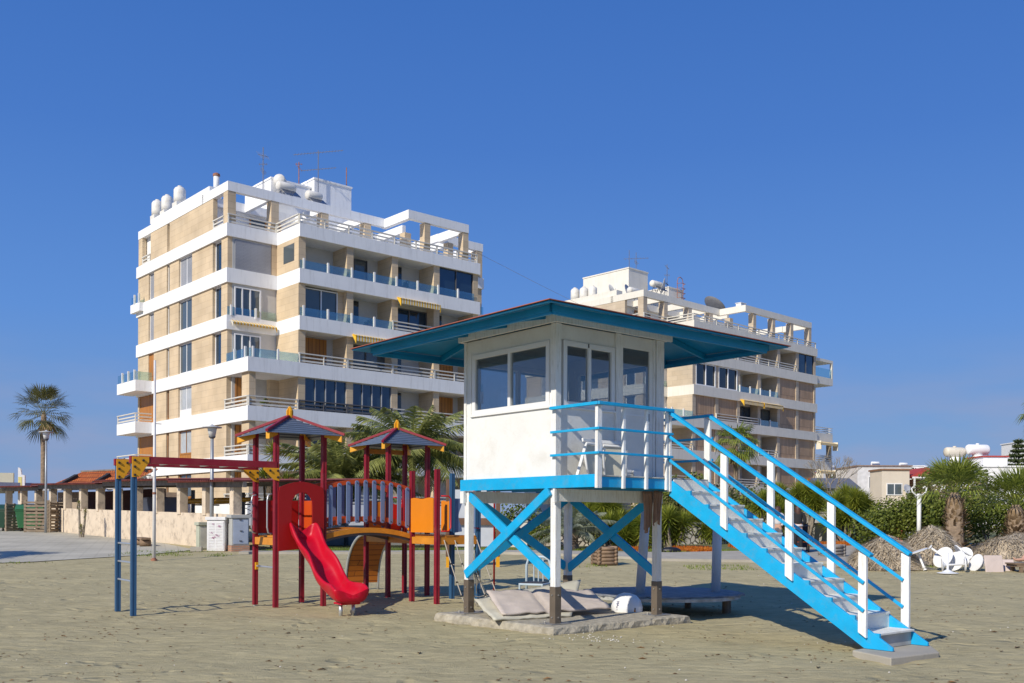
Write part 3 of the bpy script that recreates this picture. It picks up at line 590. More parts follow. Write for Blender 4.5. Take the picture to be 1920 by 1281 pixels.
def date_palm(lab, loc, th, tr, n, L, m=PG, seed=1, droop=.55, els=(-.25,1.4), grp=None, dens=34, w=.42):
    rr = random.Random(seed); t = thing('date_palm', lab, 'palm tree', loc, 0, grp)
    pr = [(tr*1.3,-.2),(tr*1.15,.15)] + [(tr*(1+.10*math.sin(k*2.7)), .15+th*k/12) for k in range(1,12)] + [(tr*1.5,th),(tr*.7,th+.35)]
    MB().lathe(pr, n=14).build('trunk', BARK, t)
    b = MB()
    for k in range(n):
        az = k*2.39996 + rr.uniform(-.2,.2); f = (k+.5)/n; el = els[1]+(els[0]-els[1])*f**.8 + rr.uniform(-.1,.1)
        frond(b, (0,0,th+.2), az, el, L*rr.uniform(.85,1.1)*(.75+.35*math.sin(f*3)), droop*rr.uniform(.7,1.2)*(.5+.8*f), w*L/2.4, dens, rr)
    b.build('crown', m, t); return t
def fan(b, p, az, el, r, rr, n=20, spread=2.5, dr=.3, bw=.045):
    d = Vector((math.cos(az)*math.cos(el), math.sin(az)*math.cos(el), math.sin(el))); sd = Vector((-math.sin(az), math.cos(az), 0)); up = sd.cross(d); 
    for k in range(n):
        a = (k/(n-1)-.5)*spread; q = (d*math.cos(a) + sd*math.sin(a)*.95 + up*.15*math.cos(k*3.1)).normalized(); ll = r*rr.uniform(.85,1.05)*(1-.25*abs(a)/spread)
        m_ = p + q*ll*.6; e = p + q*ll + Vector((0,0,-dr*ll*rr.uniform(.4,1.2))); wv = (sd*math.cos(a)-d*math.sin(a))*r*bw
        b.add([p, m_-wv, e, m_+wv], [(0,1,2,3)])
def fan_palm(lab, loc, th, tr, n, R, seed=1, m=FPG, shag=True, grp=None, dead=0, stem=.9, low=-2.0, sp=2.7):
    rr = random.Random(seed); t = thing('fan_palm', lab, 'palm tree', loc, 0, grp)
    tk = MB().lathe([(tr*1.2,-.2),(tr,.3),(tr*.9,th*.5),(tr*.85,th),(tr*.4,th+.3)], n=14).build('trunk', BARK, t)
    if shag:
        b = MB()
        for k in range(int(130+th*60)):
            z = th*rr.random()**.9; a = rr.uniform(0,6.28); c, s = math.cos(a), math.sin(a); r0 = tr*.85; r1 = tr*rr.uniform(1.2,1.7)*(1.45-.85*z/th)
            b.add([(c*r0-s*.05,s*r0+c*.05,z),(c*r0+s*.05,s*r0-c*.05,z),(c*r1+s*.03,s*r1-c*.03,z+.14),(c*r1-s*.03,s*r1+c*.03,z+.16)], [(0,1,2,3)])
        b.build('frond_stubs', DRYL, tk)
    b = MB()
    for k in range(n):
        f = (k+.5)/n; az = k*2.39996; el = 1.35 + low*f**1.1 + rr.uniform(-.12,.12); ps = R*stem*rr.uniform(.7,1.05); base = Vector((0,0,th+.15))
        d = Vector((math.cos(az)*math.cos(el), math.sin(az)*math.cos(el), math.sin(el))); p = base + d*ps; b.tube([base, base+d*ps*.5+Vector((0,0,.03)), p], .012, 4, False)
        fan(b, p, az, el-.1 if sp < 2.5 else el-.25, R*.75, rr, 22, sp, (.05+.3*f) if sp < 2.5 else .25+.5*f, .026 if sp < 2.5 else .045)
    b.build('crown', m, t)
    if dead:
        b = MB()
        for k in range(dead):
            az = rr.uniform(0,6.28); base = Vector((0,0,th)); p = base + Vector((math.cos(az)*.35, math.sin(az)*.35, -.3)); fan(b, p, az, -1.2, R*.7, rr, 14, 1.2, .1)
        b.build('dead_fronds', DRYL, t)
    return t
def rosette(b, c, r, n, rr, w=.022, flat=1.0):
    for k in range(n):
        az = k*2.39996; el = 1.45 - 1.9*((k+.5)/n)*flat; d = Vector((math.cos(az)*math.cos(el), math.sin(az)*math.cos(el), math.sin(el))); sd = Vector((-math.sin(az), math.cos(az), 0))*w
        ll = r*rr.uniform(.8,1.1); e = c + d*ll + Vector((0,0,-.08*ll)); m_ = c + d*ll*.5
        b.add([c-sd*.6, c+sd*.6, m_+sd, e, m_-sd], [(0,1,2,3,4)])
def yucca(lab, loc, heads, r=.45, seed=1, m=YG, grp=None, n=70):
    """heads: (dx, dy, height)"""
    rr = random.Random(seed); t = thing('yucca_plant', lab, 'yucca', loc, 0, grp); b = MB(); s = MB()
    for dx, dy, h in heads:
        s.tube([(dx*.3,dy*.3,-.1),(dx*.8,dy*.8,h*.5),(dx,dy,h)], [.07,.05,.05], 7); rosette(b, Vector((dx,dy,h)), r*rr.uniform(.9,1.1), n, rr); rosette(b, Vector((dx,dy,h-.18)), r*.95, n//2, rr, flat=1.3)
    s.build('trunk', GBARK, t); b.build('crown', m, t); return t
def bush(lab, loc, rx, ry, h, n=1600, ls=.06, m=HG, seed=1, lumps=14, cat='bush', name='bush', grp=None):
    rr = random.Random(seed); t = thing(name, lab, cat, loc, 0, grp); b = MB(); s = MB()
    L = []
    for k in range(lumps):
        a = rr.uniform(0,6.28); q = math.sqrt(rr.random())*.72; L.append((Vector((math.cos(a)*q*rx, math.sin(a)*q*ry, h*rr.uniform(.28,.72))), rr.uniform(.32,.5)*min(rx,h)))
    for k in range(n):
        c, rad = rr.choice(L); d = Vector((rr.gauss(0,1), rr.gauss(0,1), rr.gauss(0,1))).normalized(); p = c + d*rad*rr.uniform(.72,1.08)
        if p.z < 0: p.z = abs(p.z)*.5
        q = (d + Vector((rr.gauss(0,.6), rr.gauss(0,.6), rr.gauss(0,.6)))).normalized(); a = q.orthogonal().normalized()*ls*rr.uniform(.6,1.3); c2 = q.cross(a)
        b.add([p-a, p-c2*.6, p+a, p+c2*.6], [(0,1,2,3)])
    for c, rad in L[:6]: s.tube([(0,0,-.05), tuple(c*.6), tuple(c)], [.04,.025,.01], 5)
    s.build('stems', GBARK, t); b.build('foliage', m, t); return t
# left: tall fan palm, street lamp
fan_palm('tall fan palm with dark trunk beyond the parking roof', (-34.2,72,1.1), 7.9, .22, 36, 1.7, 3, leafmat('palm_dark', (.05,.065,.018), (.20,.19,.07), .5, 1, .15), False, dead=3, stem=.8, low=-2.1, sp=2.0)
date_palm('feathery date palm with long arching fronds behind the second playground tower', (-4.55,45,.7), 3.95, .16, 38, 3.7, seed=4, w=.60, dens=46, droop=.5, grp='date palms behind the playground')
date_palm('low bushy date palm behind the arched bridge', (-7.6,44,.68), 2.5, .3, 42, 3.5, seed=9, droop=.4, w=.56, dens=46, els=(.1,1.45), grp='date palms behind the playground')
yucca('tall yucca with spiky heads between the first playground posts', (-10.2,42,.62), [(0,0,3.9),(.5,.2,2.6),(-.4,.1,2.9),(.3,-.2,1.8),(.9,.1,1.5)], .62, 3)
fan_palm('slim fan palm with yellow top leaves in front of the cream block', (13.6,60,1.0), 5.0, .17, 26, 1.15, 5, dead=6, shag=False)
fan_palm('palm standing left of the picture frame beside the road', (-23.5,25.5,.1), 5.5, .2, 40, 1.6, 31, FPG, False)
date_palm('small silvery date palm behind the lifeguard hut legs', gp(2.35,37.5), .45, .17, 26, 1.9, PGS, 6, .5, (.2,1.4), w=.5)
fan_palm('shaggy short fan palm behind the straw heaps', gp(16.6,37), 1.95, .34, 28, 1.45, 7, dead=0, stem=.62, low=-1.25, sp=2.1, grp='shaggy fan palms')
fan_palm('shaggy short fan palm at the right end of the hedge', gp(19.0,37.2), 1.5, .34, 28, 1.45, 8, dead=0, stem=.62, low=-1.25, sp=2.1, grp='shaggy fan palms')
fan_palm('tall palm with its crown half out of frame', (30.2,55,.9), 6.6, .2, 34, 1.3, 11, FPG, False, dead=6)
# hedges and garden
bi = 0
def B(lab, x, y, rx, ry, h, n=1500, ls=.06, m=HG, cat='bush', dz=0, lumps=14, name='bush'):
    global bi; bi += 1; return bush(lab, gp(x, y, dz), rx, ry, h, n, ls, m, 100+bi, lumps, cat, name, 'garden bushes')
B('dark leafy bush right of the swing post', .3, 40, 1.0, .8, 2.3, 2200)
B('round bright green bush seen through the blue braces', 1.2, 38.6, .75, .6, 1.35, 1500, .045, YG)
B('low bush beside the cream garden wall', -.9, 39, .7, .6, .9, 900)
for k, (x, y, h, lab) in enumerate(((3.9,39,1.9,'spiky clump behind the log planter'),(4.7,38.4,1.2,'low yucca clump under the hut'),(3.3,40.5,2.3,'tall yellow green yucca above the silvery palm'),(6.3,38.7,1.5,'dense yucca clump between the hut leg and the rock wall'),(5.5,41.2,2.2,'yucca clump high behind the hanging towel'))):
    rr = random.Random(k); yucca(lab, gp(x, y), [(rr.uniform(-.6,.6), rr.uniform(-.4,.4), h*rr.uniform(.25,.9)) for _ in range(11)], .6, 20+k, grp='yucca clumps in the garden', n=100)
for k, (x, y, h, hx, lab) in enumerate(((11.3,43.5,2.9,.5,'yucca just right of the walking person'),(13.0,44,3.6,.7,'tall yucca with three bare stems'),(14.4,43.2,3.1,.6,'yucca with dark leaning trunk in front of the cream wall'),(15.4,44.2,3.3,.6,'yucca closest to the round cafe sign'),(9.6,42.5,2.2,.6,'low yucca left of the walking person'),(12.2,46,3.9,.5,'tallest yucca below the grey roofed house'),(8.2,42.2,1.6,.7,'small yucca left of the stair rails'))):
    rr = random.Random(50+k); yucca(lab, gp(x, y), [(rr.uniform(-hx,hx), rr.uniform(-.4,.4), h*.66*rr.uniform(.35,1)) for _ in range(10)], .6, 40+k, grp='yuccas along the promenade', n=110)
OL2 = leafmat('mixed_shrub', (.05,.075,.02), (.20,.16,.04), .6, 2, .25)
for a in ((10.8,52,1.8,1.5,3.3,2600,.09,OLG,'round grey olive shrub below the cream block'),(8.6,51,1.5,1.2,3.6,2600,.08,HG,'tall dark green shrub with red tips'),(6.8,50,1.3,1.2,2.2,1800,.08,OL2,'reddish green shrub left of the slim palm'),(13.5,53,1.6,1.4,2.4,2000,.08,OL2,'mixed shrub between the olive and the yuccas'),(9.6,46,1.3,1,1.6,1500,.07,YG,'yellow green shrub in the sunken garden'),(6.0,45,1.3,1,1.8,1500,.07,HG,'dark shrub behind the stair top'),(12.0,49,1.8,1.3,2.6,2600,.08,HG,'broad green shrub behind the promenade yuccas'),(15.0,50,1.8,1.3,2.5,2600,.08,YG,'light green shrub below the grey house'),(17.6,49,1.7,1.3,2.2,2600,.08,HG,'rounded green shrub below the cream house'),(8.0,47.5,1.5,1.3,2.0,2200,.08,OL2,'low mixed shrub behind the upper stair rails'),(10.2,44.5,1.1,.9,1.2,1500,.07,YG,'low bright shrub behind the walking woman')):
    B(a[8], a[0], a[1], a[2], a[3], a[4], a[5], a[6], a[7])
for k, (x, y, w, h, lab) in enumerate(((15.7,41.5,1.5,2.0,'hedge block left of the white lamp'),(17.6,41,1.6,2.6,'hedge block behind the first shaggy palm'),(19.6,40.5,1.7,2.5,'hedge block between the two shaggy palms'),(21.7,40.5,1.8,2.6,'hedge block at the right end'),(17.2,39,.9,.8,'low bright bush behind the straw'))):
    B(lab, x, y, w, 1.0, h, 6500 if w > 1 else 900, .06, HG if k < 4 else YG, 'hedge' if k < 4 else 'bush', 0, 22, 'hedge' if k < 4 else 'bush')
B('dry bushy shrub with pale twigs behind the hedge', 22.5, 50, 2.4, 1.2, 3.4, 2200, .07, leafmat('dry_shrub', (.15,.12,.06), (.34,.27,.15), .8, 2), 'shrub')
B('green tree patch rising above the white house wall', 30, 66, 2.5, 2, 5.4, 2600, .12, HG, 'tree')
ROCK = rockmat('rock_wall_stone', (.50,.45,.37), (.66,.61,.52), (.06,.05,.035), 4.2)
def rockwall(lab, p, q, z1, m=ROCK, th=.3, name='rock_wall', cat='wall', cap=None):
    (x0, y0), (x1, y1) = p, q; a = math.atan2(y1-y0, x1-x0); L = math.hypot(x1-x0, y1-y0); zb = gz(y0)
    t = thing(name, lab, cat, (x0, y0, zb), a); MB().box(0, L, 0, th, -.3, z1).build('wall', m, t)
    MB().box(-.03, L+.03, -.03, th+.03, z1, z1+.07).build('coping', cap or CONC, t)
rockwall('white rubble stone wall behind the orange flowers', (5.2,40.6), (9.6,42.6), .9)
rockwall('pale rubble wall behind the silvery palm', (1.2,39.8), (5.0,40.4), .75)
LIME = mat('limestone_render', (.60,.56,.48), .85, .1, 2, .3, 20, dirt=(.4,.36,.3), damt=.4)
rockwall('smooth cream garden wall left of the hut leg', (-1.0,39.2), (.6,38.9), 1.0, LIME)
rockwall('cream retaining wall behind the yuccas', (9.6,45.5), (17.5,47.5), 1.3, LIME); rockwall('cream wall panel below the yuccas beside the promenade', (11.5,44.4), (17.0,45.6), .8, LIME)
rockwall('long low white wall behind the playground', (-9,39.5), (-1.2,40.5), .75, mat('white_garden_wall', (.66,.65,.62), .8, .05))
# playground-side hut and menu board behind the posts
t = thing('menu_board', 'small poster board behind the red playground panel', 'sign', gp(-9.0,39), R_(5)); MB().box(0,.75,0,.04,1.1,1.85).build('panel', mat('poster_print', (.55,.32,.15), .5, .6, 5), t); MB().box(.05,.1,.04,.08,-.1,1.1).build('post', ANT, t); MB().box(.65,.7,.04,.08,-.1,1.1).build('post', ANT, t)
t = thing('mesh_fence', 'low wire mesh fence on steel posts behind the playground', 'fence', gp(-9.2,37.6), R_(6))
FENCE = glass('wire_mesh', (.55,.55,.55), -.05); MB().box(0,7.6,0,.01,.05,.75).build('mesh_panel', FENCE, t)
for k in range(5): MB().tube([(k*1.9,.03,-.1),(k*1.9,.03,.85)], .025, 6).build('post', ANT, t)
# log planters
LOG = mat('weathered_log', (.24,.16,.10), .85, .3, 4, .6, 25); LOGG = mat('grey_log', (.22,.20,.18), .85, .3, 4, .6, 25)
def planter(lab, x, y, n, m, rz):
    t = thing('log_planter', lab, 'planter', gp(x, y), rz, 'log planters by the path')
    for k in range(n):
        for s in (-1, 1):
            b = MB(); b.tube([(-.33,s*.27,.06+k*.11),(.33,s*.27,.06+k*.11)], .055, 10); b.build('log', m, t, True)
            b = MB(); b.tube([(s*.27,-.33,.06+k*.11+.03),(s*.27,.33,.06+k*.11+.03)], .055, 10); b.build('log', m, t, True)
    MB().box(-.26,.26,-.26,.26,0,n*.11-.06).build('soil', mat('soil', (.08,.06,.04), .95), t)
planter('brown log planter behind the hut legs', 2.85, 30.4, 5, LOG, R_(15)); planter('grey log planter beside the stroller', 10.9, 33.6, 4, LOGG, R_(30))
for k, (F, x, y, z, lab) in enumerate(((F1,9.2,.8,14.57,'potted plant on the balcony with the dark door of the left block'),(F1,1.9,1.6,8.6,'potted plant on the corner balcony of the left block'),(F1,12.2,.9,17.6,'potted plant by the glass rail near the top of the left block'),(F2,12.0,.9,14.6,'pink flowering pot on the glass railed balcony of the cream block'),(F2,15.5,.9,11.6,'row of small pots along the awning balcony of the cream block'))):
    t = bush(lab, W(*F,x,y,z), .35, .3, .85, 420, .05, HG if k != 3 else leafmat('pink_flower', (.45,.06,.16), (.6,.15,.3)), 700+k, 8, 'potted plant', 'potted_plant', 'balcony pots'); MB().lathe([(.15,0),(.2,.3),(.18,.3)], n=14).build('pot', RUST, t)
# black bag lying on the grass
t = MB(); t.lathe([(.05,0),(.33,.02),(.30,.12),(.18,.2),(.03,.22)], n=18); o = t.build('bin_bag', mat('black_plastic', (.012,.012,.014), .4, .2, 8, .8, 12), smooth=True); o.location = gp(5.85,36.3); o.scale = (1.2,.7,.9); tag(o, 'black sack lying on the path edge by the flowers', 'bag')
# ---------------------------------------------------------------- straw heaps
STRAW = mat('straw_core', (.40,.33,.24), .95, .4, 5, .9, 18); STRB = leafmat('straw_blades', (.32,.27,.20), (.72,.62,.46), .85, 3, .05)
def heap(lab, x, y, rx, ry, h, seed, rz=0):
    rr = random.Random(seed); t = thing('straw_heap', lab, 'straw heap', gp(x, y), rz, 'heaps of old thatch')
    b = MB(); na, nr = 40, 12; vs = []
    hf = lambda a, q: h*(1-q**1.7)*(1+.28*_n.noise((math.cos(a)*q*2+seed, math.sin(a)*q*2, 1))) 
    for i in range(nr+1):
        q = i/nr
        for j in range(na): a = 2*math.pi*j/na; k = 1+.18*_n.noise((math.cos(a)*1.5, math.sin(a)*1.5, seed)); vs.append((math.cos(a)*q*rx*k, math.sin(a)*q*ry*k, hf(a, q)-.06))
    b.add(vs, [(i*na+j, (i+1)*na+j, (i+1)*na+(j+1)%na, i*na+(j+1)%na) for i in range(nr) for j in range(na)]); b.build('core', STRAW, t, True)
    b = MB()
    for k in range(5200):
        a = rr.uniform(0,6.28); q = math.sqrt(rr.random())*1.03; kk = 1+.18*_n.noise((math.cos(a)*1.5, math.sin(a)*1.5, seed)); p = Vector((math.cos(a)*q*rx*kk, math.sin(a)*q*ry*kk, max(0,hf(a,min(q,1)))-.04))
        dn = Vector((math.cos(a+rr.gauss(0,.7)), math.sin(a+rr.gauss(0,.7)), -.7*rr.random()*h/rx+rr.uniform(0,.3))); ll = rr.uniform(.08,.32); w = Vector((-dn.y, dn.x, .2))*rr.uniform(.004,.014); e = p + dn*ll
        p.z += rr.uniform(0,.07); e.z = max(e.z, .01)
        b.add([p-w, p+w, e], [(0,1,2)])
    b.build('straw', STRB, t); return t
heap('grey brown straw heap nearest the stair rails', 11.2, 29.6, 1.2, .9, 1.02, 1); heap('pale straw heap below the first shaggy palm', 13.3, 31.4, 1.15, .9, 1.22, 2); heap('long low straw heap at the right edge', 16.4, 32.3, 1.8, .9, .95, 3)
# ---------------------------------------------------------------- white pedestal tables thrown in a pile
PL = mat('white_plastic', (.80,.80,.79), .4, .03, 3, dirt=(.5,.5,.48), dscale=4, damt=.3)
def ptable(lab, loc, rot, r=.3, h=.62, base=.24, top=True):
    t = thing('pedestal_table', lab, 'table', loc, 0, 'discarded white pedestal tables'); t.rotation_euler = rot
    if top: MB().lathe([(.02,h),(r*.96,h),(r,h+.012),(r,h+.028),(.02,h+.03)], n=28).build('tabletop', PL, t)
    MB().lathe([(.05,.06),(.032,.1),(.03,h)], n=12).build('pole', PL, t, True)
    MB().lathe([(base,0),(base,.012),(base*.55,.035),(.05,.10)], n=26).build('base', PL, t)
z28 = gz(28)
XS = lambda x: 12.0+(x-12.0)*.78
ptable('upright table stand with round foot in front of the pile', (12.37,28.0,z28), (0,0,0), .3, .58, .29, False)
def pt(lab, loc, nrm, r=.3, h=.55, base=.22):
    return ptable(lab, (XS(loc[0]),)+tuple(loc[1:]), Vector(nrm).to_track_quat('Z', 'Y').to_euler(), r, h, base)
pt('table leaning with its underside facing the straw', (12.05,28.75,z28+.05), (-.35,.1,.95), .30, .56, .06)
pt('large disc turned on edge at the left of the pile', (12.95,28.95,z28+.36), (-.80,-.38,.42), .33, .12, .06)
pt('second disc on edge further right in the pile', (13.4,28.95,z28+.26), (-.78,-.45,.30), .29, .12, .06)
pt('table on its side with the pole pointing up left', (12.95,28.9,z28+.38), (-.75,.2,.55), .08, .55, .05)
pt('table tipped over with its rim upwards behind the two discs', (13.1,29.3,z28+.25), (.85,-.1,.50), .30, .5, .2)
pt('narrow disc in the middle of the pile', (13.75,29.0,z28+.30), (-.90,-.25,.25), .25, .25, .12)
pt('upper round disc resting on the pile', (13.9,29.35,z28+.48), (-.25,-.85,.40), .20, .08, .06)
pt('fallen table whose foot touches the cushions', (14.2,28.95,z28+.22), (-.85,-.2,.35), .27, .1, .2)
pt('lowest table lying flat on its side in the pile', (12.6,28.6,z28+.20), (.93,-.3,.06), .20, .6, .2)
pt('table lying behind the pile with its pole raised', (13.6,29.5,z28+.15), (.5,-.3,.80), .22, .5, .2)
CUSH = mat('pink_beige_cushion', (.60,.50,.45), .85, .08, 4, .2, 20)
def cushion(lab, loc, w, h, tilt, rz):
    o = MB().box(-w/2,w/2,-.03,.03,0,h).build('lounger_cushion', CUSH, bevel=.015); o.location = loc; o.rotation_euler = (tilt,0,rz); tag(o, lab, 'cushion', 'beige lounger cushions')
cushion('square beige cushion standing against the table pile', (13.95,28.5,z28), .54, .5, R_(-12), R_(5)); cushion('beige cushion lying behind the square one', (14.45,28.9,z28), .6, .42, R_(-35), R_(-8))
# bench with a lying person at the right edge
BW = mat('bench_wood', (.20,.14,.09), .8, .25, 5, .3, 30)
t = thing('low_bench', 'low dark wooden lounger bench at the right edge', 'bench', (14.47,28.55,z28), R_(0))
b = MB()
for k in range(5): b.box(-.05,1.9,-.32+k*.13,-.21+k*.13,.24,.28)
b.build('seat', BW, t, bevel=.005); MB().box(.0,1.85,-.3,.32,.17,.235).build('frame', BW, t)
for x in (.1,1.7):
    for y in (-.25,.25): MB().box(x,x+.09,y-.04,y+.04,0,.17).build('leg', BW, t)
# ---------------------------------------------------------------- street furniture, right
t = thing('street_lamp', 'white lamp post with curled arms behind the straw heaps', 'street lamp', gp(16.5,40), 0)
MB().tube([(0,0,-.1),(0,0,2.2)], .085, 12).build('pole', WHITE, t, True)
for s in (-1,1): MB().tube([(0,0,2.05),(s*.14,0,2.15),(s*.28,0,2.28),(s*.30,0,2.42),(s*.22,0,2.5),(s*.16,0,2.42)], .03, 8).build('arm', WHITE, t, True)
t = thing('cafe_sign', 'round cream sign on blue legs above a red table', 'sign', gp(17.3,45.5), R_(8))
MB().lathe([(.02,0),(.24,0),(.24,.03),(.02,.03)], (0,0,1.15), 28, Matrix.Rotation(R_(90),3,'X')).build('disc', mat('sign_cream', (.66,.55,.30), .5, .04), t)
for s in (-.12,.1): MB().beam((s*1.5,.02,0),(s,.02,.95),.04,.04).build('leg', mat('blue_leg', (.05,.15,.42), .5), t)
b = MB()
for k in range(4): b.box(-.13+k*.075,-.085+k*.075,-.045,-.032,1.2,1.29)
b.build('lettering', mat('sign_dark', (.08,.07,.10), .5), t); MB().box(-.17,-.07,-.045,-.032,1.08,1.16).build('emblem', mat('sign_blue', (.06,.08,.45), .5), t)
t = thing('service_table', 'red sided table with orange top under the round sign', 'table', gp(17.5,44.7), R_(8)); MB().box(-.5,.5,-.25,.25,.62,.66).build('tabletop', mat('orange_top', (.62,.16,.02), .5), t); MB().box(-.38,.1,-.2,.2,0,.62).build('side_panel', mat('red_panel', (.62,.16,.10), .5, .1), t); MB().box(.4,.46,-.2,-.14,0,.62).build('leg', WHITE, t)
# ---------------------------------------------------------------- houses on the right
def house(lab, x0, x1, y0, dep, z0, z1, m, roofm, rz=0, wins=(), roof='flat', rh=.8, grp=None):
    t = thing('house', lab, 'house', (x0, y0, z0), rz, grp); w = x1-x0; h = z1-z0
    MB().box(0,w,0,dep,0,h).build('wall', m, t)
    if roof == 'flat': MB().box(-.1,w+.1,-.1,dep+.1,h,h+.12).build('roof', roofm, t)
    else: MB().prism([(-.2,-.3,h),(-.2,dep/2,h+rh),(-.2,dep+.3,h),(-.2,dep+.3,h-.05),(-.2,-.3,h-.05)], (w+.4,0,0)).build('roof', roofm, t)
    for a, c, p0, p1 in wins:
        f = MB().wall_hole((a,c,p0,p1), [(a+.06,(a+c)/2-.03,p0+.06,p1-.06),((a+c)/2+.03,c-.06,p0+.06,p1-.06)], (0,-.05,0), (1,0,0), (0,0,1), -.05).build('window', PVC, t); MB().box(a+.03,c-.03,-.02,-.005,p0+.03,p1-.03).build('pane', GREYG, f)
    return t
ROOFR = mat('red_roof', (.38,.05,.04), .7, .15); ROOFG = mat('grey_roof', (.12,.13,.16), .7, .15); CRM = mat('cream_wall', (.66,.58,.47), .85, .05, 1); WHT = mat('bright_white_wall', (.82,.82,.82), .8, .03)
house('cream house with a grey shuttered window and satellite dish', 28.1, 30.2, 75, 2.5, 1.0, 5.5, CRM, mat('tile_brown', (.26,.14,.08), .8), 0, [(.35,1.55,2.6,3.5)])
dish('grey satellite dish on the cream house corner', (29.85,74.6,3.2), .42, R_(25), R_(25), .8)
t = thing('terrace_canopy', 'white steel terrace frame under a red canopy beside the cream house', 'canopy', (30.4,75,1.0), 0)
MB().prism([(0,0,4.1),(1.2,0,4.75),(2.6,0,4.1),(2.6,0,4.0),(0,0,4.0)], (0,3,0)).build('canopy', ROOFR, t); MB().prism([(0,-.06,3.9),(2.7,-.06,3.9),(2.7,-.06,4.02),(0,-.06,4.02)], (0,.05,0)).build('beam', WHITE, t)
for x in (.1,1.0,2.5): MB().box(x,x+.12,-.1,0,0,4.0).build('post', WHITE, t)
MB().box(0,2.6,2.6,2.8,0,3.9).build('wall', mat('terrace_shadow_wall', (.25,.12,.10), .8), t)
house('low grey house with dark gabled roof', 25.2, 28.0, 80, 5, 1.1, 4.3, mat('blue_grey_wall', (.20,.22,.27), .8), ROOFG, 0, [(.4,1.2,1.0,2.4),(1.5,2.4,1.0,2.4)], 'gable', .9)
house('house with red roof behind the grey one', 27.4, 29.5, 88, 5, 1.1, 4.8, mat('wine_wall', (.25,.08,.10), .8), ROOFR, 0, (), 'gable', .7)
house('long white modern house at the right edge', 37.2, 47.5, 80, 6, 1.1, 6.05, WHT, WHT, 0, [(4.5,6.8,2.3,3.4)])
house('small white roof room with red trimmed roof', 38.9, 40.9, 81.5, 3, 6.2, 6.95, WHT, ROOFR)
house('white lower annex with dark roof edge', 33.0, 37.0, 79, 5, 1.1, 4.9, WHT, ROOFG)
house('white house behind the shaggy palm with grey flat roof', 31.5, 36.4, 90, 6, 1.1, 6.6, mat('pale_wall', (.68,.67,.66), .8), mat('roof_brown', (.28,.2,.16), .8), 0, [(1,2.2,3.5,4.6)])
def drum(lab, x, y, z, L, r, m, ph):
    t = thing('roof_water_drum', lab, 'water tank', (x, y, z), R_(8), 'large drums on the white house'); M = Matrix.Rotation(R_(90), 3, 'Y')
    MB().lathe([(.1,-L/2),(r*.85,-L/2+.05),(r,-L/2+.18),(r,L/2-.18),(r*.85,L/2-.05),(.1,L/2)], (0,0,ph+r), 20, M).build('tank_body', m, t, True)
    MB().lathe([(.14,ph+2*r-.03),(.14,ph+2*r+.08),(.05,ph+2*r+.1)], n=12).build('lid', m, t, True); MB().lathe([(.42,0),(.42,ph)], n=18).build('pedestal', WHT, t, True)
    for s in (-1,1): MB().beam((s*L*.42,-.2,0),(s*L*.42,-.2,ph+.15),.05,.05).build('leg', ANT, t)
drum('cream water drum on a round white pedestal', 37.65, 84, 6.0, 1.75, .42, mat('drum_cream', (.70,.64,.52), .5, .05), 1.1)
drum('bright white water drum on a round pedestal right of the cream drum', 39.6, 84, 6.15, 2.0, .44, WHT, 1.15)
t = thing('solar_collector', 'dark glass solar collector tilted below the white drum', 'solar panel', (38.6,81,5.1), 0); MB().prism([(0,0,0),(1.6,0,0),(1.6,.9,1.2),(0,.9,1.2)], (0,.06,0)).build('panel', mat('collector', (.03,.04,.07), .15), t); MB().beam((.2,.9,0),(.2,.9,1.15),.06,.06).build('leg', ANT, t); MB().beam((1.4,.9,0),(1.4,.9,1.15),.06,.06).build('leg', ANT, t)
rr = random.Random(3)
WHR = mat('far_white', (.75,.75,.75), .7, .05)
ORD = 'first second third fourth fifth sixth seventh eighth ninth tenth eleventh twelfth thirteenth fourteenth fifteenth sixteenth seventeenth'.split()
for k in range(17):
    y = 150+rr.uniform(-15,25); px = 1560+k*22+rr.uniform(-6,6); x = (px-960)/1850*y; w = rr.uniform(2.2,4.0); h = 1.68+(975-(rr.uniform(872,880) if px > 1640 and px < 1730 else rr.uniform(880,889)))/1850*y-1.3
    t = thing('distant_house', 'far white house, %s along the skyline right of the cream block%s' % (ORD[k], ', with a roof tank' if k % 2 == 0 else ''), 'house', (x, y, 1.3), rr.uniform(-.4,.4), 'distant white houses'); MB().box(-w/2,w/2,0,5,0,h).build('wall', WHR if k % 3 else CRM, t); MB().box(-w/2-.1,w/2+.1,-.1,5.1,h,h+.15).build('roof', WHR if k % 4 else ROOFR, t)
    if k % 2 == 0:
        M = Matrix.Rotation(R_(90), 3, 'Y'); MB().lathe([(.1,-.7),(.42,-.6),(.42,.6),(.1,.7)], (0,1,h+.7), 12, M).build('roof_tank', WHR, t, True); MB().prism([(-.6,-.5,h+.15),(.6,-.5,h+.15),(.6,.6,h+.8),(-.6,.6,h+.8)], (0,.05,0)).build('solar_panel', ANT, t)
for k, (px, yt, D, w, lab) in enumerate(((1735,852,110,2.6,'rounded dark pine between the roof tanks'),(1590,866,130,3.0,'low dark tree far beyond the cream block'),(1770,872,120,3,'dark tree behind the shaggy palm'),(1660,874,140,4,'wide dark tree behind the cream house'))):
    h = 1.68+(976-yt)/1850*D-1.2; bush(lab, ((px-960)/1850*D, D, 1.2), w, 2, h, 1700, .2, HG, 300+k, 16, 'tree', 'distant_tree', 'distant trees')
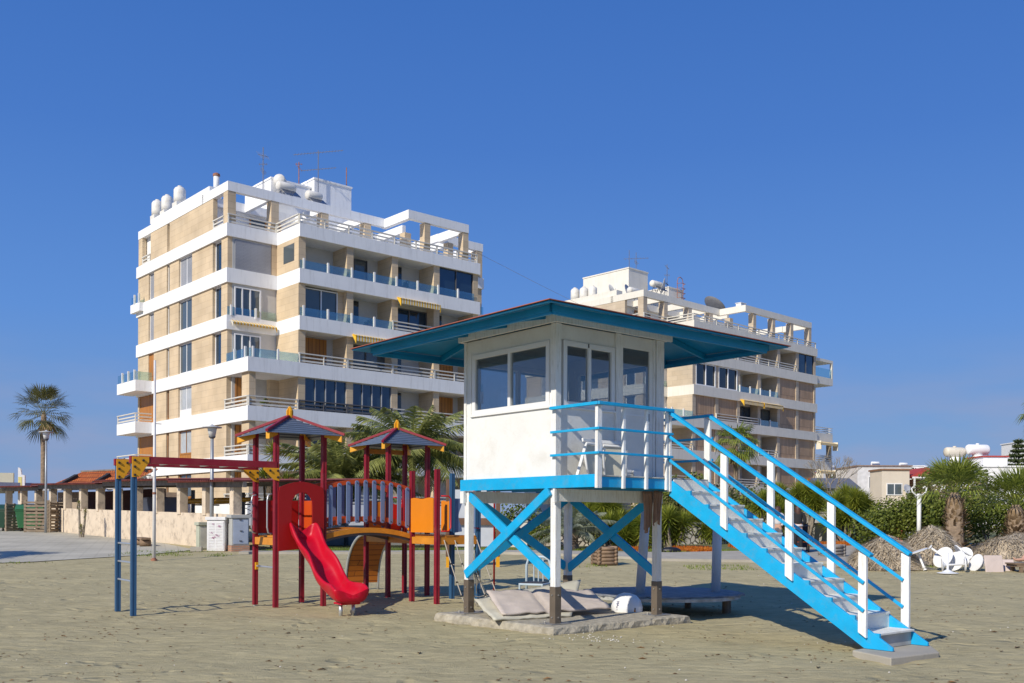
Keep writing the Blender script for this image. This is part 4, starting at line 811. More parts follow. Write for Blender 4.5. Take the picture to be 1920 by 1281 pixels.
# Norfolk pine at the right edge and a bare tree
def pine(lab, loc, h, seed):
    rr = random.Random(seed); t = thing('norfolk_pine', lab, 'tree', loc, 0); MB().tube([(0,0,0),(0,0,h)], [.22,.03], 8).build('trunk', GBARK, t); b = MB(); z = 2.0
    while z < h:
        r = (1-z/h)*2.6+.25
        for k in range(7):
            a = k*.9+z; d = Vector((math.cos(a), math.sin(a), .18)); b.tube([Vector((0,0,z)), Vector((0,0,z))+d*r], .02, 4, False)
            for q in range(60): p = Vector((0,0,z)) + d*r*rr.uniform(.25,1); v = Vector((rr.gauss(0,.16), rr.gauss(0,.16), rr.gauss(0,.12))); w = Vector((rr.gauss(0,.07), rr.gauss(0,.07), .06)); b.add([p-v, p+w, p+v, p-w], [(0,1,2,3)])
        z += .5
    b.build('crown', leafmat('pine_green', (.03,.06,.02), (.12,.15,.05), .6, 1), t)
pine('narrow layered pine above the white house', (51.3,100,1.2), 8.9, 2)
house('white tower block sliver behind the layered pine', 57.5, 62, 110, 6, 1.1, 10.6, WHR, WHR)
def bare(lab, loc, h, seed):
    rr = random.Random(seed); t = thing('bare_tree', lab, 'tree', loc, 0); tk = MB(); tk.tube([(0,0,-.1),(.05,0,h*.3),(0,.05,h*.45)], [.12,.09,.07], 7); tk.build('trunk', GBARK, t); b = MB()
    def br(p, d, L, r, n):
        if n == 0: return
        e = p + d*L; b.tube([p, p+d*L*.5+Vector((rr.gauss(0,.05),rr.gauss(0,.05),0)), e], [r, r*.8, r*.6], 4, False)
        for _ in range(3): q = (d + Vector((rr.gauss(0,.38), rr.gauss(0,.38), rr.uniform(0,.3)))).normalized(); br(e, q, L*.72, r*.62, n-1)
    for k in range(5): a = k*1.3; br(Vector((0,0,h*.35)), Vector((math.cos(a)*.5, math.sin(a)*.5, 1)).normalized(), h*.25, .05, 4)
    b.build('crown', GBARK, t)
bare('bare branched tree just right of the cream block', (22.6,70,1.1), 5.4, 4)
# ================================================================ LEFT: PARKING SHELTER, BINS, LAMPS
SRZ = R_(41); SO = (-10.4, 36.5)
def sw(x, y, z=0): return (SO[0]+x*math.cos(SRZ)-y*math.sin(SRZ), SO[1]+x*math.sin(SRZ)+y*math.cos(SRZ), z)
PEACH = mat('peach_render', (.66,.55,.42), .85, .08, 1.5, .3, 12, dirt=(.22,.17,.13), dscale=2.4, damt=.95)
t = thing('parking_shelter', 'open parking shelter with peach pillars and red corrugated roof behind a low wall', 'shelter', sw(0,0,0), SRZ)
b = MB(); ys = [-.9+.5*k for k in range(47)]
for a, c in zip(ys, ys[1:]):
    ga, gc = gz(SO[1]+a*.755), gz(SO[1]+c*.755); za = 1.80+.0165*a; zc = 1.80+.0165*c
    b.prism([(.04,a,ga-.4),(.04,c,gc-.4),(.04,c,zc),(.04,a,za)], (.22,0,0))
b.build('low_wall', PEACH, t)
PY = [0,2.45,4.9,7.35,9.8,12.3,14.7,17.2,19.7,22.2,24.9,27.8,31]
for y in PY:
    MB().box(0,.34,y-.2,y+.12, 1.72+.0165*y if y < 21 else .5, 2.80+.0175*y).build('pillar', PEACH, t, bevel=.008)
GW = mat('grey_timber', (.20,.18,.16), .85, .3, 5, .4, 20); CRO = mat('red_corrugated', (.24,.07,.055), .7, .25, 3)
for (a, c, dz) in ((-1.2,4.8,0),(4.8,13.6,.1),(13.6,24,.0),(24,34,-.1)):
    MB().prism([(-.1,a,2.80+.0175*a+dz),(-.1,c,2.80+.0175*c+dz),(-.1,c,3.0+.0175*c+dz),(-.1,a,3.0+.0175*a+dz)], (.14,0,0)).build('eave_beam', GW, t)
    b = MB(); n = int((c-a)/.16)
    for k in range(n):
        y0 = a+(c-a)*k/n; y1 = a+(c-a)*(k+1)/n; ym = (y0+y1)/2; P = lambda x, y, e: (x, y, 3.03+.0175*y+dz+e+.035*(x+.5))
        b.add([P(-.5,y0,0),P(-.5,ym,.05),P(5.2,ym,.05),P(5.2,y0,0),P(-.5,y1,0),P(5.2,y1,0)], [(0,1,2,3),(1,4,5,2)])
        b.add([P(-.5,y0,-.04),P(-.5,ym,.0),P(5.2,ym,.0),P(5.2,y0,-.04),P(-.5,y1,-.04),P(5.2,y1,-.04)], [(0,1,2,3),(1,4,5,2)])
    b.build('roof', CRO, t)
b = MB()
for k in range(9): y = .5+k*2.4; b.beam((.1,y,2.9+.0175*y),(5.1,y,3.08+.0175*y),.1,.16)
b.build('rafter', GW, t)
for y in (0,5,10,15,20): MB().box(4.9,5.05,y,y+.15,.4,3.1).build('post', GW, t)
MB().box(3.2,3.35,-1.1,-.85,.4,2.95).build('post', GW, t)
MB().box(5.3,5.5,20,34,.8,3.3).build('back_wall', mat('dark_red_boards', (.06,.012,.014), .8, .3), t)
MB().box(-2,2.0,30.5,40,3.35,3.75).build('roof_fascia', mat('pale_blue_fascia', (.30,.33,.40), .7, .1), t)
# long yellow boat on a rack, bicycle-like rack omitted; van behind
t = thing('rowing_boat', 'long narrow yellow boat stored on a black rack in the shelter', 'boat', sw(1.9,1.3,2.38), SRZ+R_(90))
b = MB(); n = 22; vs = []
for k in range(n+1):
    x = 8.4*k/n; q = math.sin(math.pi*k/n)**.5
    for a in range(8): an = 2*math.pi*a/8; vs.append((x, math.cos(an)*.26*q, math.sin(an)*.14*q+.10*abs(k/n-.5)**2*4*.6))
b.add(vs, [(k*8+j, k*8+(j+1)%8, (k+1)*8+(j+1)%8, (k+1)*8+j) for k in range(n) for j in range(8)]); b.build('hull', mat('boat_yellow', (.72,.36,.02), .4, .08), t, True)
t2 = thing('boat_rack', 'black steel rack carrying the yellow boat', 'rack', sw(1.9,1.3,.5), SRZ+R_(90))
for x in (1.6,5.2,): MB().tube([(x,0,0),(x,0,2.2)], .07, 8).build('post', STEELD, t2); MB().beam((x,-.6,1.72),(x,.6,1.72),.06,.06).build('arm', STEELD, t2)
t = thing('rope_coil', 'dark knotted branch and rope hanging under the boat tip', 'rope', sw(1.7,1.6,2.2), 0); rr = random.Random(2); b = MB()
for k in range(7): b.tube([(0,0,0),(rr.uniform(-.3,.5),rr.uniform(-.2,.2),-.15),(rr.uniform(-.4,.8),0,-.35+rr.uniform(-.1,.2))], .02, 5)
b.build('coil', STEELD, t)
t = thing('parked_van', 'pale van seen through the shelter openings', 'van', sw(3.2,14.6,.75), SRZ+R_(80))
MB().prism([(-1.0,-.8,.35),(2.4,-.8,.35),(2.4,-.8,1.95),(-.1,-.8,1.95),(-.7,-.8,1.2),(-1.0,-.8,1.1)], (0,1.6,0)).build('body', mat('van_paint', (.42,.46,.50), .3, .03), t, bevel=.06)
MB().prism([(-.72,-.815,1.22),(.6,-.815,1.22),(.6,-.815,1.82),(-.12,-.815,1.82)], (0,.02,0)).build('window', DARKG, t)
M = Matrix.Rotation(R_(90), 3, 'X')
for x in (-.5,1.8): MB().lathe([(.1,-.06),(.3,-.06),(.3,.08),(.1,.08)], (x,-.78,.3), 16, M).build('wheel', mat('tyre', (.02,.02,.02), .8), t)
t = thing('air_conditioner', 'white outdoor air conditioner on the block wall above the shelter', 'air conditioner', W(*F1, -.02, 15.2, 4.05), R_(F1[1]+90)); MB().box(-.45,.45,.12,.45,0,.62).build('housing', WHITE, t, bevel=.02); MB().lathe([(.02,0),(.24,0),(.24,.015),(.02,.015)], (-.08,.455,.31), 20, Matrix.Rotation(R_(-90),3,'X')).build('fan_grille', STEELD, t); MB().box(-.4,.4,.0,.12,.1,.14).build('bracket', ANT, t)
# ruined orange tiled roof building
TILE = brickmat('orange_tile', (.42,.10,.025), (.50,.15,.04), (.20,.05,.02), .22, .30, .03, .9, .6)
t = thing('tiled_house', 'low house with a damaged orange tiled roof and black gutter posts', 'house', (-31.5,66,.75), R_(-32))
MB().box(0,7.5,1.2,5.4,0,2.6).build('wall', mat('dim_wall', (.4,.32,.25), .85), t)
b = MB(); n = 30
for k in range(n):
    x0 = -.3+8.0*k/n; x1 = x0+8.0/n; e = .05*_n.noise((k*.3,0,2))
    b.add([(x0,.2,2.75),((x0+x1)/2,.2,2.83),(x1,.2,2.75),(x1,3.3,4.05+e),((x0+x1)/2,3.3,4.13+e),(x0,3.3,4.05+e)], [(0,1,4,5),(1,2,3,4)])
b.build('roof', TILE, t)
MB().beam((-.4,3.32,4.12),(6,3.32,4.16),.28,.1).build('ridge', GW, t); MB().beam((-.4,.12,2.74),(7.7,.12,2.74),.14,.12).build('gutter', mat('gutter_grey', (.4,.4,.42), .5), t)
for x in (.9,4.4,7.0): MB().beam((x,.1,2.7),(x,2.0,3.75),.35,.2).build('roof_beam', mat('charred_wood', (.02,.02,.025), .9, .3), t)
b = MB(); rr = random.Random(8)
for k in range(26): x = rr.uniform(5,8.3); y = rr.uniform(2.2,3.4); z = 2.75+(y-.2)*.42+.12; b.beam((x,y,z),(x+rr.uniform(-.8,.8),y+.2,z+rr.uniform(-.05,.22)),.08,.05)
b.build('broken_rafter', mat('charred_wood', (.02,.02,.025), .9, .3), t)
MB().tube([(3.9,3.6,3.9),(3.75,3.6,4.95)], .1, 8).build('flue', mat('flue_grey', (.25,.28,.28), .5), t)
t = thing('shop_sign', 'beige sign board with an orange flower over red lettering strip', 'sign', (-32.2,60,3.1), R_(12)); MB().box(-3,1.75,-.1,.1,0,1.25).build('panel', mat('sign_beige', (.50,.46,.34), .7, .05), t); b = MB()
for k in range(8): a = k*.785; b.lathe([(.02,0),(.1,0),(.1,.02)], (.62+math.cos(a)*.13,-.12,.95+math.sin(a)*.13), 10, Matrix.Rotation(R_(90),3,'X'))
b.build('flower', mat('flower_orange', (.65,.30,.01), .6), t); MB().box(-3,.95,-.125,-.105,.04,.18).build('lettering', mat('sign_red', (.6,.02,.02), .6), t); MB().box(.0,.28,-.125,-.105,.45,.62).build('emblem', mat('emblem_blue', (.15,.2,.42), .6), t); MB().prism([(.3,-.105,.7),(.42,-.105,.55),(.55,-.105,.7),(.5,-.105,.85)], (0,-.02,0)).build('leaf', mat('leaf_green', (.2,.4,.05), .6), t)
MB().box(-3,-2.8,-.05,.05,-2.2,0).build('post', ANT, t); MB().box(1.3,1.5,-.05,.05,-2.2,0).build('post', ANT, t)
t = thing('sign_pylon', 'narrow white pylon sign with a yellow panel and pointed top', 'sign', (-29.85,60,1.0), R_(10)); MB().prism([(-.19,0,0),(.19,0,0),(.19,0,3.2),(.0,0,3.25),(-.05,0,3.6),(-.19,0,3.68)], (0,.2,0)).build('panel', WHITE, t); MB().box(-.17,.03,-.02,-.003,2.1,3.1).build('advert', mat('pylon_yellow', (.7,.62,.2), .6, .2), t); MB().box(-.15,.02,-.03,-.021,2.1,2.3).build('emblem', mat('pylon_orange', (.75,.25,.05), .6), t)
# wheeled bins and pallet screens
def bin_(lab, loc, rz, m):
    t = thing('wheeled_bin', lab, 'bin', loc, rz, 'wheeled rubbish bins')
    MB().prism([(-.52,-.38,.18),(.52,-.38,.18),(.66,-.48,1.1),(-.66,-.48,1.1)], (0,.86,0)).build('bin_body', m, t, bevel=.03)
    MB().box(-.7,.7,-.5,.5,1.1,1.16).build('rim', m, t, bevel=.01); MB().prism([(-.68,.45,1.16),(-.68,.5,1.2),(-.68,.3,1.45),(-.68,-.1,1.38),(-.68,-.45,1.2),(-.68,-.45,1.17)], (1.36,0,0)).build('lid', m, t, bevel=.02)
    for x in (-.42,.42):
        for y in (-.3,.3): MB().lathe([(.04,-.03),(.09,-.03),(.09,.03),(.04,.03)], (x,y,.09), 12, Matrix.Rotation(R_(90),3,'Y')).build('wheel', mat('tyre', (.02,.02,.02), .8), t)
bin_('green bin standing between the two slatted pallets', gp(-25.9,53.0), R_(20), mat('bin_green', (.035,.16,.06), .45, .08)); bin_('green bin, colour darkened for shade, at the left edge of the picture', gp(-27.75,53.2), R_(5), mat('bin_green_shaded', (.012,.055,.03), .5, .08))  # left bin's green is lowered: the shade over it is put into the colour
PAL = mat('pallet_wood', (.25,.19,.13), .85, .25, 5, .3, 30)
def pallet(lab, loc, rz, w=1.35, h=1.6):
    t = thing('pallet_screen', lab, 'pallet', loc, rz, 'upright pallet screens')
    for k in range(9): MB().box(-w/2,w/2,-.1,-.075,.04+k*h/9.2,.15+k*h/9.2).build('slat', PAL, t)
    for x in (-w/2,-.05,w/2-.1): MB().box(x,x+.1,-.07,.03,0,h).build('bearer', PAL, t)
    for k in range(5): MB().box(-w/2,w/2,.035,.055,.08+k*h/5.2,.18+k*h/5.2).build('back_slat', PAL, t)
pallet('upright slatted pallet in front of the green bin', gp(-24.75,51.4), R_(5), 1.25, 1.68); pallet('side pallet standing behind the street lamp', gp(-23.95,51.9), R_(72), 1.1, 1.6); pallet('upright slatted pallet between the two green bins', gp(-26.75,53.0), R_(60), 1.0, 1.5)
# lamps
def lamp(lab, loc, h, r=.07):
    t = thing('street_lamp', lab, 'street lamp', loc, 0, 'mushroom head street lamps'); MB().tube([(0,0,-.1),(0,0,h*.5),(0,0,h-.45)], [r,r*.85,r*.7], 12).build('pole', mat('galvanised', (.36,.38,.40), .45, .06, metal=.4), t, True)
    MB().lathe([(.05,h-.5),(.12,h-.44),(.13,h-.40)], n=18).build('collar', STEELD, t, True); MB().lathe([(.12,h-.40),(.17,h-.12),(.16,h-.06)], n=18).build('lamp_shade', mat('opal_shade', (.72,.72,.70), .4), t, True)
    MB().lathe([(.02,h-.07),(.36,h-.08),(.36,h-.05),(.08,h),(.03,h+.05)], n=24).build('cap', mat('lamp_cap', (.45,.46,.47), .5), t, True)
lamp('street lamp beside the pallets in front of the tall palm', gp(-24.0,50.8), 5.25, .07); lamp('street lamp behind the white electricity cabinet', gp(-11.35,37.3), 4.65, .085)
t = thing('flagpole', 'bare white pole with rusty bands standing at the sand edge', 'pole', gp(-11.35,31.3), 0); MB().tube([(0,0,-.1),(0,0,2.2),(0,0,6.35)], [.055,.05,.035], 12).build('pole', mat('pole_white', (.66,.66,.66), .5, .1, 3, dirt=(.35,.16,.08), dscale=1.5, damt=.8), t, True)
for z in (.02,2.1,2.95): MB().lathe([(.06,z),(.06,z+.06),(.04,z+.08)], n=12).build('collar', RUST, t)
MB().tube([(0,0,4.35),(.22,0,4.33)], .015, 6).build('cleat', ANT, t); MB().lathe([(.10,-.02),(.10,.05)], n=12).build('foot', RUST, t)
# electricity cabinets
CABW = mat('cabinet_white', (.72,.72,.72), .5, .04, 2, dirt=(.45,.35,.42), dscale=6, damt=.5); CABG = mat('cabinet_grey', (.42,.42,.40), .5, .06); CABB = mat('cabinet_blue_grey', (.40,.45,.54), .5, .12, 3)
def cab(name, lab, x, y, w, d, h, m, rz, fr=None, plinth=None):
    t = thing(name, lab, 'cabinet', gp(x, y), rz)
    z0 = .22 if plinth else 0
    if plinth: MB().box(-w/2-.02,w/2+.02,-d/2-.02,d/2+.02,-.1,z0).build('plinth', plinth, t)
    MB().box(-w/2,w/2,-d/2,d/2,z0,h-.12).build('housing', m, t, bevel=.01); MB().box(-w/2-.05,w/2+.05,-d/2-.05,d/2+.05,h-.118,h).build('lid', m, t, bevel=.01)
    dr = MB().box(-w/2+.04,w/2-.04,-d/2-.015,-d/2-.002,z0+.05,h-.18).build('door', fr or m, t)
    return t, dr, z0
t, dr, z0 = cab('electricity_cabinet', 'white louvred electricity cabinet with pink scribbles', -10.72, 36.0, .66, .45, 1.24, CABW, R_(-6)); b = MB()
for s in (-.14,.14):
    for k in range(17): b.prism([(s-.115,-.24,.1+k*.056),(s+.115,-.24,.1+k*.056),(s+.115,-.252,.115+k*.056),(s-.115,-.252,.115+k*.056)], (0,0,.006))
b.build('louvre', CABW, dr); b = MB(); rr = random.Random(4)
for k in range(9): x = rr.uniform(-.2,.15); z = rr.uniform(.4,1.0); b.tube([(x,-.257,z),(x+.03,-.257,z+.05),(x+.06,-.257,z-.02),(x+.08,-.257,z+.04)], .006, 4)
b.build('scribble', mat('pink_ink', (.55,.12,.35), .6), dr)
t, dr, z0 = cab('electricity_cabinet', 'grey electricity cabinet with a stained blue door on a brick plinth', -9.95, 35.9, .62, .5, 1.32, CABG, R_(32), CABB, brickmat('brick_plinth', (.42,.20,.12), (.5,.26,.16), (.3,.25,.2), .2, .07, .01)); b = MB()
for x, z in ((-.05,1.12),(-.03,.72),(-.05,.36)): b.box(x,x+.09,-.29,-.262,z,z+.035)
b.build('handle', STEELD, dr)
cab('meter_box', 'small olive meter box leaning at the peach wall', -11.55, 36.8, .36, .3, 1.02, mat('box_olive', (.42,.44,.34), .6, .1), R_(40), mat('box_olive2', (.50,.50,.44), .6, .15)); 
o = MB().box(-.2,.2,-.11,.11,0,.17).build('concrete_block', CONC, bevel=.01); o.location = gp(-11.35,35.5); o.rotation_euler = (0,0,.1); tag(o, 'hollow concrete block on the ground by the white cabinet', 'block')
t = thing('log_bench', 'split log bench lying at the foot of the peach wall', 'bench', gp(-14.6,39.0), R_(120)); MB().beam((-.8,0,.3),(.8,0,.3),.35,.08).build('seat', LOG, t, bevel=.01)
for x in (-.6,.6): MB().tube([(x,-.2,.13),(x,.2,.13)], .13, 12).build('log_foot', LOG, t, True)
yucca('thin dry weed growing up the peach wall', gp(-20.0,45.8), [(0,0,.5),(.15,.1,1.2),(-.1,0,1.6)], .22, 90, leafmat('dry_weed', (.15,.17,.04), (.42,.38,.15), .7, 3), n=22)
# ================================================================ LIFEGUARD HUT
HO = (.65,14.665); HRZ = R_(39.8)
T = thing('lifeguard_hut', 'white lifeguard hut on stilts with blue roof, blue braces and a long staircase', 'lifeguard hut', (HO[0],HO[1],0), HRZ)
LV, LU, ZS, ZD, ZR = 2.12, 2.23, .12, 2.311, 3.33
SLV = mat('brown_steel', (.17,.135,.10), .45, .12, 4, metal=.3); PLATE = mat('steel_plate', (.30,.29,.27), .5, .2, 5, metal=.4)
DECKM = mat('deck_board', (.50,.47,.41), .8, .15, 4, .3, 30)
def part(mb, n, m, par=None, bv=.004): return mb.build(n, m, par or T, bevel=bv)
for x, y in ((0,0),(LU,0),(0,LV),(LU,LV)):
    l_ = part(MB().box(x-.055,x+.055,y-.055,y+.055,.66,2.13), 'leg', WHITEW); part(MB().box(x-.062,x+.062,y-.062,y+.062,ZS+.012,.675), 'leg_sleeve', SLV, l_)
    part(MB().box(x-.2,x+.2,y-.14,y+.14,ZS+.002,ZS+.014), 'base_plate', PLATE, l_, .002)
    b = MB()
    for sx in (-.15,.15): b.lathe([(.018,ZS+.012),(.018,ZS+.035),(.008,ZS+.05)], (x+sx,y+.06,0), 6)
    for z in (.22,.55): b.lathe([(.014,0),(.012,.012)], (x-.064,y,z), 6, Matrix.Rotation(R_(-90),3,'Y')); b.lathe([(.014,0),(.012,.012)], (x,y-.064,z), 6, Matrix.Rotation(R_(90),3,'X'))
    b.build('bolt', PLATE, l_)
def brace(p, q, up): part(MB().beam(p, q, .045, .145, up), 'brace', BLUE)
# braces: left face, back face, right face
brace((-.03,LV-.06,2.05),(-.03,.05,.83),(0,0,1)); brace((-.085,.05,2.1),(-.085,LV-.03,.76),(0,0,1))
brace((.05,LV+.02,2.05),(LU-.05,LV+.02,.83),(0,0,1)); brace((LU-.05,LV-.03,2.05),(.05,LV-.03,.83),(0,0,1))
brace((LU+.02,LV-.05,2.05),(LU+.02,.05,.80),(0,0,1)); brace((LU-.03,.05,2.05),(LU-.03,LV-.05,.80),(0,0,1))
part(MB().box(-.055,LU+.055,-.075,-.057,1.94,2.13), 'bearer', WHITEW); part(MB().box(-.055,LU+.055,LV-.02,LV+.055,1.94,2.131), 'bearer', WHITEW)
part(MB().box(-.11,-.06,-.09,-.05,1.92,2.128), 'bearer_end', WHITEW); part(MB().box(-.115,-.06,LV+.01,LV+.1,1.93,2.128), 'bearer_end', WHITEW)
for x in (.4,.95,1.5,2.1): part(MB().box(x,x+.05,-.9,LV+.05,2.135,2.285), 'joist', BLUED)
part(MB().box(-.10,-.06,-.97,LV+.12,2.135,2.318), 'rim_board', BLUE); part(MB().box(-.06,2.36,-.955,-.92,2.135,2.285), 'rim_board', BLUE); part(MB().box(2.32,2.36,-.92,LV+.12,2.135,2.285), 'rim_board', BLUE)
part(MB().box(-.06,2.36,-.97,LV+.1,2.287,2.308), 'deck', DECKM)
# walls
WZ0, WZ1 = 2.312, 4.58
def wallp(outer, holes, org, ax, th=.05): return MB().wall_hole(outer, holes, org, ax, (0,0,1), th)
def win(org, ax, nx, a0, a1, z0, z1, n=2, f=.075):
    """sliding window: outer frame, sashes, panes"""
    hs = []; w = (a1-a0-2*f)/n
    for k in range(n): hs.append((a0+f+k*w+(.03 if k else 0), a0+f+(k+1)*w-(.03 if k < n-1 else 0), z0+f, z1-f))
    o = part(MB().wall_hole((a0,a1,z0,z1), hs, org, ax, (0,0,1), -.075 if nx else .075), 'window', PVC, None, .003)
    off = Vector(ax).cross(Vector((0,0,1)))*(.03 if not nx else -.03); P = Vector(org)+off
    for h in hs:
        m = MB(); A = Vector(ax); m.prism([P+A*(h[0]-.01)+Vector((0,0,h[2]-.01)), P+A*(h[1]+.01)+Vector((0,0,h[2]-.01)), P+A*(h[1]+.01)+Vector((0,0,h[3]+.01)), P+A*(h[0]-.01)+Vector((0,0,h[3]+.01))], off.normalized()*.006); m.build('pane', HUTG, o)
    return o
# left wall (x=-.06): windows y .09-1.96
part(MB().box(-.05,0,-.0,LV+.05,WZ0,3.36), 'wall_panel', WHITE); part(MB().box(-.05,0,0,LV+.05,4.35,WZ1), 'wall_panel', WHITE); part(MB().box(-.05,0,0,.09,3.36,4.35), 'wall_panel', WHITE); part(MB().box(-.05,0,1.96,LV+.05,3.36,4.35), 'wall_panel', WHITE)
win((-.072,0,0), (0,1,0), False, .085, 1.965, 3.365, 4.345)
part(MB().box(-.085,-.051,.03,2.0,3.335,3.362), 'sill', PVC); part(MB().box(-.062,-.051,2.0,2.03,3.34,4.38), 'trim', WHITE, None, .001)
# front wall (y=-.06)
part(MB().box(.0,1.18,-.05,0,WZ0,3.36), 'wall_panel', WHITE); part(MB().box(.0,1.18,-.05,0,4.35,WZ1), 'wall_panel', WHITE)
win((0,-.072,0), (1,0,0), True, .08, 1.17, 3.365, 4.345); part(MB().box(.05,1.2,-.088,-.051,3.335,3.362), 'sill', PVC); part(MB().box(.58,.605,-.08,-.073,4.28,4.34), 'latch', STEELD)
part(MB().box(1.18,1.29,-.09,0,WZ0,WZ1), 'door_post', WHITEW); part(MB().box(2.05,2.10,-.075,0,WZ0,WZ1), 'door_post', WHITEW); part(MB().box(2.11,LU+.06,-.09,.02,WZ0,WZ1), 'corner_post', WHITEW)
part(MB().box(-.09,.02,-.09,.02,WZ0,WZ1), 'corner_post', WHITEW); part(MB().box(-.075,.02,LV,LV+.06,WZ0,WZ1), 'corner_post', WHITEW)
dr = part(MB().wall_hole((1.29,2.05,WZ0,WZ1), [(1.36,1.97,3.46,4.38)], (0,-.062,0), (1,0,0), (0,0,1), -.045), 'door', WHITE)
for a in ((1.36,1.97,2.42,2.46),(1.36,1.97,3.32,3.345),): MB().box(a[0],a[1],-.07,-.063,a[2],a[3]).build('door_moulding', PVC, dr)
MB().box(1.37,1.96,-.045,-.04,3.45,4.39).build('pane', HUTG, dr); MB().box(1.9,1.93,-.1,-.063,3.25,3.37).build('handle', STEELD, dr)
# back and right walls with windows
for (a0, a1, z0, z1) in ((0,LU,WZ0,3.3),(0,LU,4.3,WZ1),(0,.18,3.3,4.3),(2.05,LU,3.3,4.3)): part(MB().box(a0,a1,LV+.0,LV+.05,z0,z1), 'wall_panel', WHITE)
win((0,LV+.05,0), (1,0,0), True, .18, 2.05, 3.3, 4.3)
for (a0, a1, z0, z1) in ((0,LV,WZ0,3.3),(0,LV,4.3,WZ1),(0,.18,3.3,4.3),(1.95,LV,3.3,4.3)): part(MB().box(LU,LU+.05,a0+.02,a1+.0,z0,z1), 'wall_panel', WHITE)
win((LU+.0,0,0), (0,1,0), False, .18, 1.95, 3.3, 4.3)
part(MB().box(0.001,LU-.001,0.001,LV-.001,4.50,4.53), 'ceiling', WHITE)
# white head board
part(MB().box(-.14,-.10,-.14,LV+.14,4.58,4.745), 'head_board', WHITEW); part(MB().box(-.099,LU+.21,-.14,-.10,4.58,4.743), 'head_board', WHITEW)
part(MB().box(-.09,LU+.1,LV+.1,LV+.14,4.58,4.743), 'head_board', WHITEW); part(MB().box(LU+.1,LU+.14,-.09,LV+.09,4.58,4.741), 'head_board', WHITEW)
# hip roof
A0x, A1x, A0y, A1y = -1.40, LU+1.59, -1.40, LV+1.40; ZE = 4.50; RX, RY = (A0x+A1x)/2, (A0y+A1y)/2; ZT = 5.06
def slope(x, y): return ZT-(ZT-ZE)*max(abs(x-RX)/((A1x-A0x)/2), abs(y-RY)/((A1y-A0y)/2))
FELT = mat('red_felt', (.33,.10,.07), .85, .15, 4)
C4 = [(A0x,A0y),(A1x,A0y),(A1x,A1y),(A0x,A1y)]
b = MB(); e = .03; CC = [(x+(-e if x < RX else e), y+(-e if y < RY else e)) for x, y in C4]
b.add([(x,y,ZE+.012) for x, y in CC]+[(RX,RY,ZT+.015)]+[(x,y,ZE) for x, y in CC]+[(RX,RY,ZT)], [(0,1,4),(1,2,4),(2,3,4),(3,0,4),(5,9,6),(6,9,7),(7,9,8),(8,9,5),(0,5,6,1),(1,6,7,2),(2,7,8,3),(3,8,5,0)]); part(b, 'roof', FELT, None, 0)
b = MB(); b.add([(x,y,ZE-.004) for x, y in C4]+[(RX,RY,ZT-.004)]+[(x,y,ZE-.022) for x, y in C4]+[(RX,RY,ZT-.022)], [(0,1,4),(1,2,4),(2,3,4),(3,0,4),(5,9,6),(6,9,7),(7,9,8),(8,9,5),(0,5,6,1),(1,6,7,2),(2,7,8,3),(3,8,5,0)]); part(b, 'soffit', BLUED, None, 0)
for p, q in zip(C4, C4[1:]+C4[:1]):
    p = Vector((*p,0)); q = Vector((*q,0)); d = (q-p).normalized(); n_ = Vector((d.y,-d.x,0))
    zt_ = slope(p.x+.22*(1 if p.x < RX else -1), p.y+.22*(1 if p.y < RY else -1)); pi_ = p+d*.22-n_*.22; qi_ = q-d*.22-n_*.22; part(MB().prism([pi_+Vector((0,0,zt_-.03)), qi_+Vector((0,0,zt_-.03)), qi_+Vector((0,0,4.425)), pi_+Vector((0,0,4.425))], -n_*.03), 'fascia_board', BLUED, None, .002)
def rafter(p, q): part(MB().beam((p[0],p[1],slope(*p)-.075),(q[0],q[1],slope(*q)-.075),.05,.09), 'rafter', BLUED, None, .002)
for k in (-.95,-.05,.95,1.95): 
    x = RX+k; 
    for s in (A0y, A1y): rafter((x, s+(.26 if s == A0y else -.26)), (x if abs(k) < 1 else x, RY+(s-RY)*max(.45,abs(k)/((A1x-A0x)/2))))
for k in (-.95,-.05,.95):
    y = RY+k
    for s in (A0x, A1x): rafter((s+(.26 if s == A0x else -.26), y), (RX+(s-RX)*.45, y))
for x, y in C4: rafter((x+(.27 if x < RX else -.27), y+(.27 if y < RY else -.27)), (RX+(x-RX)*.4, RY+(y-RY)*.4))
for p, q in zip(C4, C4[1:]+C4[:1]):   # inner purlin under the eaves
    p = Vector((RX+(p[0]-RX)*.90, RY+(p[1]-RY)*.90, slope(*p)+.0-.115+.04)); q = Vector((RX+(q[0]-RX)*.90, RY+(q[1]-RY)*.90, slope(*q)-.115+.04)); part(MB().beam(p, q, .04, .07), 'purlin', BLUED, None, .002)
# deck railing: posts then rails
for x in (-.085,.395,.875,1.325): part(MB().box(x,x+.05,-1.0,-.957,2.12,ZR-.045), 'rail_post', WHITEW)
part(MB().box(-.125,-.088,-1.0,-.945,2.12,ZR-.045), 'rail_post', WHITEW); part(MB().box(1.385,1.43,-1.01,-.957,2.10,ZR-.045), 'rail_post', WHITEW)
for z, h in ((ZR-.02,.045),(2.957,.035),(2.615,.035)):
    part(MB().beam((-.135,-1.03,z),(-.135,-.03,z),.06 if h > .04 else .03,h), 'rail', BLUE); part(MB().beam((-.15,-1.03,z),(1.43,-1.03,z),.06 if h > .04 else .03,h), 'rail', BLUE)
    part(MB().beam((2.40,-1.0,z),(2.40,0,z),.04,h), 'rail', BLUE)
